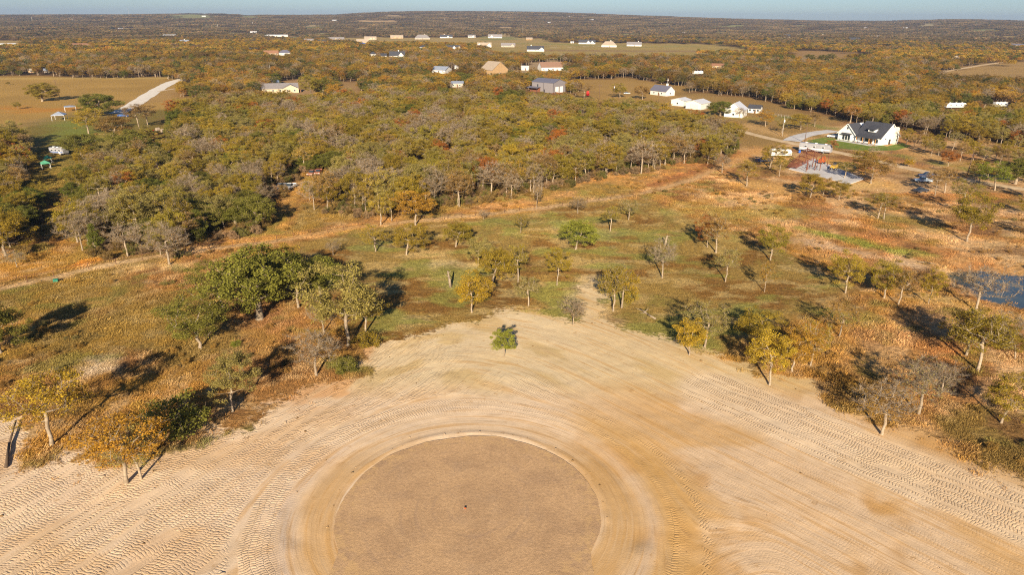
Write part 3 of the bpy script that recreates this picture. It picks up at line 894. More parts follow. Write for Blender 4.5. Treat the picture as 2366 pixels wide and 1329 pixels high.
    for k, a in enumerate(at_):
        m = int(K['lv'] * rng.uniform(.45, 1.4))
        if kind == 'thin' and rng.random() < .18: m = int(m * .25)
        if m == 0: continue
        rcx = K['rc'] * rng.uniform(.7, 1.3)
        d = rng.normal(size=(m, 3)); d /= np.linalg.norm(d, axis=1)[:, None]
        pos = a + d * (rng.uniform(0, 1, m)[:, None] ** .45) * rcx * np.array((1, 1, .7))
        sz = rng.uniform(*K['s'], m)
        LV.append(leaf_quads(rng, pos, sz))
        ti.append(np.repeat(np.clip(rng.normal(1, .13) + rng.normal(0, .12, m), .55, 1.5), 4))
    p.leaf_v, p.tint = np.vstack(LV), np.concatenate(ti)
    p.leaf_v[:, 2] = np.maximum(p.leaf_v[:, 2], 0.05)
    p.H = float(p.leaf_v[:, 2].max())
    p.Wd = float(np.percentile(np.abs(p.leaf_v[:, :2] - lean), 99) * 2)
    return p

# leaf and bark materials
def leaf_mat(name, stops, trans=0.22, var=0.16):
    q = NT(name)
    oi = q.n('ShaderNodeObjectInfo')
    t = q.math('FRACT', q.math('ADD', oi.outputs['Random'], q.attr('rnd')))
    c = q.ramp(t, stops)
    tint = q.attr('tint')
    rnd2 = q.math('FRACT', q.math('MULTIPLY', oi.outputs['Random'], 37.7))
    c = q.scale(c, q.math('MULTIPLY', tint, q.mrange(rnd2, 0, 1, 1 - var, 1 + var, False)))
    if name.endswith(('far', 'middle')):
        c = q.scale(c, q.mrange(q.noise(0.006 if name.endswith('far') else 0.012, q.pos(), 4), 0.3, 0.7, 0.6, 1.4))
    return q.out(c, 0.8, 0.05, 0, None, trans)
LM = dict(
    olive=leaf_mat('leaf_olive', [(0, (0.25, 0.19, 0.022)), (.4, (0.29, 0.195, 0.025)), (.7, (0.26, 0.21, 0.03)), (1, (0.31, 0.21, 0.025))]),
    pale=leaf_mat('leaf_pale_olive', [(0, (0.29, 0.235, 0.07)), (1, (0.28, 0.225, 0.06))]),
    gold=leaf_mat('leaf_gold', [(0, (0.38, 0.25, 0.025)), (.5, (0.35, 0.25, 0.03)), (1, (0.40, 0.245, 0.022))]),
    amber=leaf_mat('leaf_amber', [(0, (0.38, 0.20, 0.025)), (1, (0.35, 0.20, 0.03))]),
    rust=leaf_mat('leaf_rust', [(0, (0.34, 0.11, 0.022)), (.5, (0.38, 0.14, 0.025)), (1, (0.29, 0.09, 0.02))]),
    green=leaf_mat('leaf_live_oak', [(0, (0.115, 0.125, 0.02)), (.5, (0.145, 0.14, 0.025)), (1, (0.17, 0.15, 0.03))], 0.15),
    mossy=leaf_mat('leaf_mossy_green', [(0, (0.165, 0.16, 0.026)), (.5, (0.18, 0.165, 0.03)), (1, (0.20, 0.17, 0.034))], 0.18),
    bright=leaf_mat('leaf_bright_green', [(0, (0.19, 0.21, 0.025)), (1, (0.22, 0.22, 0.03))]),
    brown=leaf_mat('leaf_brown', [(0, (0.29, 0.175, 0.05)), (.5, (0.32, 0.19, 0.05)), (1, (0.27, 0.165, 0.055))]),
    near=leaf_mat('leaf_wood_near', [(0, (0.26, 0.195, 0.025)), (.25, (0.31, 0.205, 0.03)), (.5, (0.26, 0.21, 0.03)), (.72, (0.33, 0.22, 0.04)), (.85, (0.41, 0.25, 0.03)), (.93, (0.17, 0.17, 0.03)), (.97, (0.36, 0.15, 0.025)), (1, (0.27, 0.205, 0.04))]),
    mid=leaf_mat('leaf_wood_middle', [(0, (0.30, 0.19, 0.025)), (.2, (0.335, 0.20, 0.022)), (.38, (0.25, 0.18, 0.03)), (.52, (0.30, 0.17, 0.045)), (.62, (0.10, 0.11, 0.022)), (.72, (0.12, 0.12, 0.03)), (.80, (0.23, 0.15, 0.06)), (.90, (0.33, 0.15, 0.022)), (1, (0.30, 0.19, 0.025))], .22, .25),
    far=leaf_mat('leaf_wood_far', [(0, (0.17, 0.125, 0.055)), (.25, (0.20, 0.125, 0.06)), (.5, (0.155, 0.125, 0.06)), (.66, (0.21, 0.13, 0.08)), (.70, (0.06, 0.065, 0.03)), (.85, (0.075, 0.08, 0.04)), (.90, (0.27, 0.165, 0.035)), (1, (0.17, 0.125, 0.055))], 0.2, 0.35),
)
q = NT('bark')
nz = q.noise(3.0, q.obj(), 5)
rz_ = q.n('ShaderNodeObjectInfo').outputs['Random']
M_BARK = q.out(q.scale(q.mix(q.mrange(nz, .35, .65), (0.25, 0.19, 0.13, 1), (0.38, 0.30, 0.215, 1)), q.mrange(rz_, 0, 1, .78, 1.08, False)), .9, .1, 0, q.bump(q.noise(14, q.obj(), 3), .03, .7))

def leaf_mesh(name, p, mat):
    n = len(p.leaf_v)
    me = np_mesh(name, p.leaf_v, np.arange(n), 4, [mat])
    setf(me, 'tint', p.tint)
    setf(me, 'rnd', getattr(p, 'rnd', np.zeros(n)))
    return me

PROT = {}
for kind, cnt_ in (('oak', 5), ('thin', 4), ('bare', 4), ('live', 3), ('cedar', 2), ('small', 1), ('shrub', 2)):
    L = []
    for k in range(cnt_):
        p = gen_tree(hash_seed := {'oak': 11, 'thin': 211, 'bare': 311, 'live': 411, 'cedar': 511, 'small': 611, 'shrub': 711}[kind] + k, kind)
        p.kind = kind
        p.wood = np_mesh('trunk', p.wood_v, p.wood_f.ravel(), 4, [M_BARK])
        p.wood.polygons.foreach_set('use_smooth', np.ones(len(p.wood.polygons), bool))
        p.crown = leaf_mesh('crown', p, LM['near'])
        L.append(p)
    PROT[kind] = L

NTREE = [0]
def plant(name, x, y, h, wid, kind, colr, label, cat='tree', group=None, var=None, rz=None):
    rng = random.Random(int(x * 131 + y * 977) & 0xFFFFFF)
    p = PROT[kind][(rng.randrange(len(PROT[kind])) if var is None else var) % len(PROT[kind])]
    root = thing(name, label, cat, (x, y, float(ground_z(x, y)) - 0.06), rng.uniform(0, 6.28) if rz is None else rz, group)
    sh, sw = h / p.H, wid / p.Wd
    sw = min(max(sw, sh * 0.55), sh * 1.7)
    root.scale = (sw, sw, sh)
    link('trunk', p.wood, root)
    c = link('crown', p.crown, root)
    c.material_slots[0].link = 'OBJECT'
    c.material_slots[0].material = LM[colr]
    NTREE[0] += 1
    return root

# hand-placed trees: trunk foot in the picture, row of the top, crown width, kind, leaf colour, label
HAND = [
    (120, 1030, 868, 165, 'thin', 'gold', 'yellow-green oak leaning over the sand at the bottom left, beside a fallen trunk'),
    (292, 1118, 962, 175, 'thin', 'amber', 'amber-leaved oak on the tracked sand below the dark shrub'),
    (326, 1108, 985, 105, 'thin', 'pale', 'slim olive oak sharing its foot with the amber oak'),
    (538, 952, 822, 105, 'oak', 'pale', 'pale olive oak at the sand edge, right of the dark green shrub'),
    (462, 806, 678, 150, 'oak', 'mossy', 'green oak with bent bare trunk standing apart in dry brush'),
    (600, 738, 560, 195, 'live', 'mossy', 'largest dark green live oak, spreading just left of the lot'),
    (515, 712, 598, 125, 'oak', 'mossy', 'live oak on the left flank of the largest live oak'),
    (690, 712, 582, 130, 'oak', 'mossy', 'live oak on the right flank of the largest live oak'),
    (665, 668, 562, 120, 'oak', 'olive', 'olive oak crown rising behind the largest live oak'),
    (731, 868, 752, 105, 'bare', 'brown', 'bare pale-barked oak left of the cleared lot, above a green patch'),
    (748, 768, 690, 75, 'bare', 'brown', 'low brown twiggy oak between the live oaks and the bare oak'),
    (392, 612, 512, 105, 'bare', 'brown', 'grey leafless oak with three trunks beside the pipe fence'),
    (2, 818, 705, 105, 'live', 'green', 'dark green oak cut by the left edge, with a long shadow'),
    (14, 592, 480, 125, 'oak', 'olive', 'olive oak at the left edge shading a clearing behind the fence'),
    (40, 618, 578, 60, 'bare', 'pale', 'small grey bush-like oak in front of the left clearing'),
    (805, 800, 600, 175, 'oak', 'pale', 'largest pale green oak at the left corner of the lot'),
    (742, 690, 588, 100, 'live', 'green', 'green oak behind the largest pale oak of the lot'),
    (845, 770, 690, 90, 'thin', 'gold', 'yellowish oak tucked against the right of the largest pale oak'),
    (770, 590, 556, 90, 'bare', 'brown', 'crooked bare oak in deep shade near the lot back-left corner'),
    (868, 582, 518, 75, 'thin', 'gold', 'thin yellow oak with white trunk, nearest the back-left corner'),
    (939, 589, 512, 95, 'oak', 'olive', 'oak with bright white trunk casting a shadow to its right'),
    (1053, 570, 512, 75, 'oak', 'olive', 'oak on the lot two trees right of the white-trunked oak'),
    (1106, 612, 545, 75, 'oak', 'pale', 'oak crown half hidden behind the forked middle oak'),
    (1138, 662, 572, 95, 'oak', 'olive', 'forked oak with stout trunk in the middle of the lot'),
    (1197, 652, 562, 62, 'thin', 'olive', 'tall slim oak just right of the forked middle oak'),
    (1287, 660, 572, 60, 'oak', 'olive', 'narrow oak with straight trunk, shadow to its upper left'),
    (1330, 576, 506, 100, 'oak', 'bright', 'round twin-trunked oak, fullest crown on the lot meadow'),
    (1090, 722, 625, 90, 'oak', 'gold', 'golden bushy oak at the top edge of the sand'),
    (1221, 708, 640, 72, 'thin', 'pale', 'sparse oak right of the golden bushy oak'),
    (1325, 752, 692, 85, 'bare', 'brown', 'small brown bare tree on the sand tongue'),
    (1165, 824, 755, 62, 'small', 'bright', 'small bright green round tree alone on the cleared sand'),
    (1417, 719, 612, 85, 'thin', 'olive', 'left one of the tall leaning pair of oaks by the sand tongue'),
    (1436, 712, 615, 100, 'thin', 'gold', 'yellower right one of the tall pair of oaks by the sand tongue'),
    (1410, 534, 474, 52, 'thin', 'olive', 'slim oak near the back corner, beside its twin-like neighbour'),
    (1452, 508, 460, 55, 'thin', 'pale', 'furthest oak inside the lot back corner'),
    (1335, 493, 452, 62, 'bare', 'amber', 'orange-brown bare oak on the lot back line'),
    (1203, 537, 494, 45, 'thin', 'olive', 'small thin oak left of the fullest round oak'),
    (1118, 508, 484, 36, 'bare', 'brown', 'white dead oak on the lot back line'),
    (1530, 642, 548, 65, 'bare', 'pale', 'pale bare oak with long trunk and dark shadow on its left'),
    (1628, 802, 698, 118, 'thin', 'pale', 'pale-trunked oak with upswept limbs at the sand corner'),
    (1592, 822, 735, 80, 'oak', 'gold', 'bright golden young oak at the corner of the sand'),
    (1654, 585, 495, 72, 'thin', 'brown', 'pale-trunked brownish oak by the lot right-hand line'),
    (1634, 572, 494, 55, 'oak', 'rust', 'rust-leaved oak on the lot right-hand line'),
    (1676, 652, 572, 62, 'thin', 'pale', 'faint pale oak below the rust-leaved oak'),
    (1766, 676, 604, 42, 'thin', 'amber', 'little yellow-brown oak in the right part of the lot'),
    (1780, 602, 518, 72, 'oak', 'olive', 'olive oak just outside the lot right-hand line'),
    (1953, 678, 578, 80, 'oak', 'olive', 'oak standing at the right-hand tip of the lot'),
    (1740, 800, 712, 120, 'oak', 'olive', 'spreading oak with a broad shadow inside the lower right of the lot'),
    (1778, 890, 762, 105, 'oak', 'gold', 'golden oak at the sand edge with a dark thin shadow line'),
    (1830, 860, 758, 95, 'oak', 'amber', 'yellow-brown oak right behind the golden sand-edge oak'),
    (1872, 846, 738, 85, 'thin', 'olive', 'oak with a white curved trunk, right of the yellow-brown oak'),
    (1938, 780, 700, 85, 'thin', 'brown', 'brown oak between the lot tip and the sand-edge oaks'),
    (2042, 690, 598, 80, 'oak', 'olive', 'first oak right of the lot tip'),
    (2075, 706, 618, 65, 'thin', 'brown', 'slanting thin oak, second right of the lot tip'),
    (2145, 702, 610, 52, 'oak', 'olive', 'upright narrow oak left of the pond'),
    (2254, 718, 612, 125, 'bare', 'brown', 'broad bare oak in front of the pond'),
    (2037, 1005, 885, 125, 'bare', 'amber', 'low forked bare oak on the tracked sand with a blue shadow'),
    (2122, 958, 840, 115, 'bare', 'pale', 'grey bare oak in the brush above the forked sand oak'),
    (2313, 978, 848, 110, 'oak', 'olive', 'oak with long straight trunk near the right edge, lowest of the right-hand oaks'),
    (2258, 858, 722, 120, 'thin', 'olive', 'tall oak with slanting trunk below the pond'),
    (2232, 822, 715, 115, 'oak', 'olive', 'dark olive oak crown left behind the slanting-trunk oak'),
    (2338, 795, 728, 75, 'bare', 'pale', 'small grey oak between the pond and the right edge'),
    (2345, 830, 760, 80, 'oak', 'olive', 'shaded olive oak at the right edge below the small grey oak'),
    (2175, 905, 840, 90, 'bare', 'brown', 'brown leafless thicket oak above the grey bare oak'),
    (2234, 558, 440, 82, 'oak', 'olive', 'tall leafy oak above the pond, in two storeys of foliage'),
    (2028, 504, 443, 62, 'thin', 'olive', 'left oak of a close pair in the bare ground'),
    (2042, 507, 448, 62, 'thin', 'brown', 'right oak of a close pair in the bare ground'),
    (2215, 492, 408, 58, 'thin', 'olive', 'slim pale-trunked oak behind the tall leafy oak'),
    (2182, 446, 385, 55, 'thin', 'brown', 'brown oak just right of the parked pickup'),
    (2160, 452, 392, 40, 'thin', 'brown', 'leaning slim oak beside the dark parked car'),
    (2298, 440, 372, 95, 'oak', 'bright', 'green forked oak by the bend of the gravel road'),
    (2262, 422, 370, 65, 'oak', 'olive', 'olive oak behind the gravel road, next to the leaning pole'),
    (2345, 425, 362, 100, 'live', 'green', 'dense green oak at the right edge of the gravel road'),
    (1725, 430, 368, 58, 'thin', 'olive', 'oak on the orange dirt left of the steel frame'),
    (1668, 400, 352, 46, 'bare', 'brown', 'grey oak at the end of the fence lane'),
    (1872, 456, 398, 62, 'oak', 'olive', 'rounded oak below the concrete slab'),
    (1902, 452, 408, 42, 'thin', 'brown', 'small brown oak between two oaks below the slab'),
    (1938, 462, 412, 56, 'oak', 'olive', 'oak below the right end of the concrete slab'),
    (1998, 402, 346, 66, 'oak', 'olive', 'oak standing over the rusty scrap'),
    (2012, 424, 352, 95, 'oak', 'brown', 'broad brown oak right of the concrete slab'),
    (1950, 412, 370, 50, 'thin', 'olive', 'oak growing at the edge of the concrete slab'),
    (1800, 408, 362, 38, 'thin', 'olive', 'thin oak against the left end of the steel frame'),
    (1778, 388, 328, 72, 'oak', 'olive', 'oak hiding half of the white travel trailer'),
    (1922, 352, 322, 38, 'thin', 'rust', 'reddish small oak beside the motorhome'),
    (2014, 364, 338, 34, 'bare', 'olive', 'young oak at the lawn fence'),
    (2098, 386, 366, 34, 'small', 'gold', 'yellow-green sapling beside the gravel road'),
    (2190, 384, 346, 48, 'oak', 'rust', 'reddish-brown oak alone on the grass beyond the road'),
    (1664, 268, 232, 105, 'live', 'green', 'broad dark live oak in front of the white garages'),
    (1768, 292, 252, 46, 'oak', 'amber', 'orange-brown oak between the white shed and the pole'),
    (1806, 306, 274, 34, 'thin', 'olive', 'little oak next to the pole with a lamp'),
    (1850, 300, 262, 52, 'oak', 'olive', 'oak behind the driveway bend'),
    (1882, 292, 258, 46, 'thin', 'brown', 'brown oak right of the oak behind the driveway bend'),
    (1708, 272, 246, 30, 'bare', 'brown', 'bare thin tree before the white gabled house'),
    (232, 268, 214, 112, 'live', 'green', 'dark live oak at the near edge of the left field'),
    (205, 308, 248, 115, 'oak', 'gold', 'golden-green oak left of the farmyard, below the dark live oak'),
    (262, 330, 266, 75, 'oak', 'brown', 'tan-brown oak beside the golden-green farmyard oak'),
    (300, 358, 296, 135, 'live', 'green', 'dark rounded live oak in the middle of the farmyard trees'),
    (340, 372, 318, 80, 'live', 'green', 'dark live oak on the right shoulder of the rounded farmyard oak'),
    (190, 358, 308, 90, 'live', 'green', 'green live oak left of the rounded farmyard oak'),
    (98, 234, 190, 70, 'live', 'olive', 'lone round oak in the left field'),
    (42, 252, 234, 26, 'oak', 'olive', 'small lone tree on the orange corner of the left field'),
    (20, 196, 188, 14, 'small', 'olive', 'tiny tree at the left end of the left field'),
    (342, 292, 234, 56, 'thin', 'brown', 'half bare oak near the red tractor'),
    (322, 296, 240, 50, 'thin', 'brown', 'half bare oak left of its twin near the red tractor'),
    (770, 392, 348, 92, 'live', 'green', 'dense dark green oak beside the rusty trucks'),
    (712, 392, 352, 66, 'live', 'bright', 'bright green oak left of the dense dark oak by the trucks'),
    (1388, 392, 352, 46, 'cedar', 'green', 'round dark green cedar at the edge of the woods'),
    (1456, 390, 358, 28, 'cedar', 'green', 'pointed dark green cedar right of the round cedar'),
    (1305, 408, 376, 50, 'oak', 'rust', 'rust-red oak in the front row of the woods'),
    (1240, 482, 410, 26, 'bare', 'brown', 'single bare trunk before the woods, on the lane'),
    (960, 520, 440, 95, 'oak', 'amber', 'amber bushy oak behind the lot back line'),
    (880, 520, 452, 70, 'thin', 'gold', 'yellow thin oak left of the amber bushy oak'),
    (1350, 230, 192, 58, 'thin', 'brown', 'large half bare oak above the red tank'),
    (1432, 226, 190, 56, 'oak', 'olive', 'olive oak left of the white cottage, beside the silver car'),
    (1484, 230, 196, 56, 'oak', 'brown', 'tan oak between the silver car and the white cottage'),
    (1330, 222, 202, 30, 'thin', 'olive', 'little oak against the right wall of the grey barn'),
    (745, 225, 178, 50, 'live', 'green', 'dark green oak right of the tan farmhouse'),
    (720, 228, 172, 48, 'oak', 'olive', 'olive oak touching the right end of the tan farmhouse'),
    (772, 232, 186, 45, 'oak', 'amber', 'tan oak in the clearing right of the tan farmhouse'),
    (870, 226, 190, 38, 'bare', 'brown', 'bare white-trunked oak in the small clearing'),
    (895, 226, 190, 38, 'bare', 'brown', 'second bare white-trunked oak in the small clearing'),
    (905, 510, 445, 50, 'thin', 'gold', 'yellowish oak between the thin yellow and amber oaks'),
]
for bx, by, ty, w, kind, colr, lab in HAND:
    x, y = at(bx, by)
    h = height_for(bx, ty, x, y)
    plant('cedar_tree' if kind == 'cedar' else 'oak_tree', x, y, h, pxw(w, x, y), kind, colr, lab)

def snag(px, py, ty, lab, lean=0.3):
    x, y = at(px, py)
    h = height_for(px, ty, x, y)
    m = MB()
    m.tube((0, 0, -.1), (lean * .4, 0, h * .55), .3, .24, 9).tube((lean * .4, 0, h * .54), (lean, .1, h), .245, .13, 9)
    m.tube((lean * .5, 0, h * .6), (lean * .5 - .9, .2, h * .8), .1, .04, 5)
    m.tube((lean * .9, 0.05, h * .85), (lean + .7, -.1, h * 1.02), .08, .03, 5)
    r = thing('dead_trunk', lab, 'tree stump', (x, y, float(ground_z(x, y))))
    m.build('trunk', M_BARK, r, True)
snag(1041, 664, 626, 'broken white dead trunk left of the golden bushy oak', -.5)
snag(1537, 567, 544, 'short broken trunk above the pale bare oak')
def log(pts, r, lab, br=5, mt=None):
    x0, y0 = at(*pts[0])
    x1, y1 = at(*pts[1])
    t = thing('fallen_log', lab, 'log', (x0, y0, float(ground_z(x0, y0)) + r * .6), math.atan2(y1 - y0, x1 - x0))
    L = math.hypot(x1 - x0, y1 - y0)
    m = MB()
    m.tube((0, 0, 0), (L * .5, .15, .15), r, r * .8, 8).tube((L * .5, .15, .15), (L, -.1, .3), r * .8, r * .4, 8)
    m.build('stem', mt or M_BARK, t, True)
    rng = random.Random(int(x0 * 10))
    for k in range(br):
        s = L * (.45 + .5 * k / br)
        b = MB()
        d = (rng.uniform(-.2, .8), rng.choice((-1, 1)) * rng.uniform(.6, 1.3), rng.uniform(.2, 1.2))
        b.tube((s, .05, .15), (s + d[0], d[1], d[2]), r * .35, .03, 5)
        b.build('branch', M_BARK, t, True)
log([(1515, 738), (1478, 718)], .2, 'fallen pale dead limb right of the tall pair of oaks')
log([(14, 1082), (37, 978)], .2, 'dark fallen trunk lying on the sand at the left edge', 0, paint('dead_wood_dark', (0.11, 0.075, 0.05), .95))
log([(2120, 605), (2160, 612)], .12, 'thin pale log on the bank above the pond', 2)
for bx, by, ty, w, colr, lab in [
    (405, 1005, 925, 160, 'green', 'dark green spreading shrub between the amber oak and the pale olive oak'),
    (800, 858, 832, 70, 'green', 'low green shrub right of the bare pale-barked oak'),
    (545, 800, 785, 26, 'bright', 'tiny green bush in the tan grass near the bent-trunk oak'),
    (1310, 405, 388, 44, 'green', 'dark evergreen shrub at the woods edge below the rust-red oak'),
    (385, 660, 648, 60, 'pale', 'pale green low weeds patch in the golden brush'),
    (1455, 700, 660, 40, 'olive', 'leafy undergrowth at the foot of the tall leaning pair'),
    (850, 800, 765, 70, 'olive', 'scrubby olive bush at the foot of the largest pale oak'),
]:
    x, y = at(bx, by)
    plant('shrub', x, y, max(.5, height_for(bx, ty, x, y)), pxw(w, x, y), 'shrub', colr, lab, 'shrub')

# ------------------------------------------------------------------ buildings
BLD = []     # x, y, half width, height that should stay visible
M_WIN = paint('window_glass', (0.03, 0.04, 0.05), 0.08, 0, 0.1, 1, 0.6)
M_TRIM = paint('white_trim', (0.78, 0.77, 0.74), 0.6)
def wallm(key):
    return {'white': paint('wall_white', (0.62, 0.60, 0.56), .7, 0, .08), 'tan': paint('wall_tan', (0.46, 0.33, 0.20), .85, 0, .2), 'brick': paint('wall_brick', (0.40, 0.26, 0.13), .9, 0, .25),
            'cream': paint('wall_cream', (0.50, 0.42, 0.30), .8), 'grey': paint('wall_grey', (0.22, 0.20, 0.21), .6, 0, .1), 'stone': paint('wall_stone', (0.42, 0.36, 0.30), .9, 0, .25), 'wood': paint('wall_wood', (0.42, 0.24, 0.10), .8, 0, .3)}[key]
def roofm(key):
    return {'dark': paint('roof_charcoal', (0.055, 0.057, 0.07), .75, 0, .2), 'grey': paint('roof_grey', (0.23, 0.21, 0.21), .8, 0, .2), 'brown': paint('roof_brown', (0.24, 0.14, 0.095), .85, 0, .2),
            'white': paint('roof_white_metal', (0.58, 0.58, 0.60), .35, 0, .08, 1, .5), 'metal': paint('roof_blue_metal', (0.38, 0.42, 0.50), .35, .3, .15), 'red': paint('roof_terracotta', (0.28, 0.14, 0.08), .85, 0, .2),
            'tan': paint('roof_tan', (0.36, 0.29, 0.22), .85, 0, .2), 'slate': paint('roof_slate_metal', (0.17, 0.165, 0.21), .4, .2, .1), 'blue': paint('roof_blue', (0.04, 0.13, 0.5), .6)}[key]

def gable_roof(m, w0, w1, half, he, hr, ov, axis, c=0.0, t=.16):
    s = (hr - he) / half
    ze = he - ov * s
    prof = [(c - half - ov, ze + .01), (c, hr + .01), (c + half + ov, ze + .01), (c + half + ov, ze + t), (c, hr + t + .03), (c - half - ov, ze + t)]
    m.extr(prof, axis, w0, w1)

def house(px, py, wpx, label, walls='white', roof='grey', d=11, he=3.0, hr=6.2, ang=0.0, hip=False, wings=(), wins=4, chim=None, name='house', cat='house', vis=.45, wm=None, group=None, door=True, z0=0.0, loc=None, dormer=False):
    x, y = loc or at(px, py)
    w = wm or pxw(wpx, x, y) / (abs(math.cos(ang)) + .25 * abs(math.sin(ang)))
    a0 = -math.atan2(x, y)
    t = thing(name, label, cat, (x, y, float(terr(x, y)) + z0), a0 + ang, group)
    BLD.append((x, y, w * .55, he * vis))
    hw, hd = w / 2, d / 2
    wl = MB()
    if hip:
        wl.box(0, 0, he / 2 - .2, w, d, he + .4)
    else:
        wl.extr([(-hd, -.4), (hd, -.4), (hd, he), (0, hr), (-hd, he)], 'x', -hw, hw)
    for xc, ww, out, hh in wings:
        wl.extr([(xc - ww / 2, -.4), (xc + ww / 2, -.4), (xc + ww / 2, he), (xc, hh), (xc - ww / 2, he)], 'y', -hd - out, -.3)
    o = wl.build('wall', wallm(walls), t); fixn(o.data)
    r = MB()
    ov = .45
    if hip:
        rl = max(0.2, hw - hd * .9)
        e = [(-hw - ov, -hd - ov), (hw + ov, -hd - ov), (hw + ov, hd + ov), (-hw - ov, hd + ov)]
        v = [(a, b, he + .02) for a, b in e] + [(a, b, he + .2) for a, b in e] + [(-rl, 0, hr), (rl, 0, hr)]
        r.add(v, [(3, 2, 1, 0), (0, 1, 5, 4), (1, 2, 6, 5), (2, 3, 7, 6), (3, 0, 4, 7), (4, 5, 9, 8), (5, 6, 9), (6, 7, 8, 9), (7, 4, 8)])
    else:
        gable_roof(r, -hw - ov, hw + ov, hd, he, hr, ov, 'x')
    for xc, ww, out, hh in wings:
        gable_roof(r, -hd - out - ov, -.2, ww / 2, he, hh, ov, 'y', xc)
    ro = r.build('roof', roofm(roof), t); fixn(ro.data)
    fr = -hd - .03
    if door:
        MB().box(0.6 if not wings else (wings[0][0] + wings[0][1] / 2 + 1.2), fr, 1.05, 1.0, .1, 2.1).build('door', paint('door_brown', (0.16, 0.08, 0.04), .6), t)
    for k in range(wins):
        xc = -hw + w * (k + .5) / wins
        yy = fr
        for a, b, out, hh in wings:
            if abs(xc - a) < b / 2: yy = fr - out
        wb = MB().box(xc, yy, 1.6, 1.3, .1, 1.3).build('window', M_TRIM, t)
        MB().box(xc, yy - .06, 1.6, 1.06, .04, 1.06).build('pane', M_WIN, wb)
    for s in (-1, 1):
        if not hip:
            wb = MB().box(s * (hw + .03), 0, 1.6, .1, 1.3, 1.3).build('window', M_TRIM, t)
            MB().box(s * (hw + .09), 0, 1.6, .04, 1.06, 1.06).build('pane', M_WIN, wb)
    if chim is not None:
        c = MB().box(chim, 1.2, hr * .55, 1.2, 1.0, hr * 1.1 + 1.2).box(chim, 1.2, hr * 1.1 + .75, 1.4, 1.2, .18)
        c.build('chimney', M_TRIM if walls == 'white' else wallm(walls), ro)
    return t

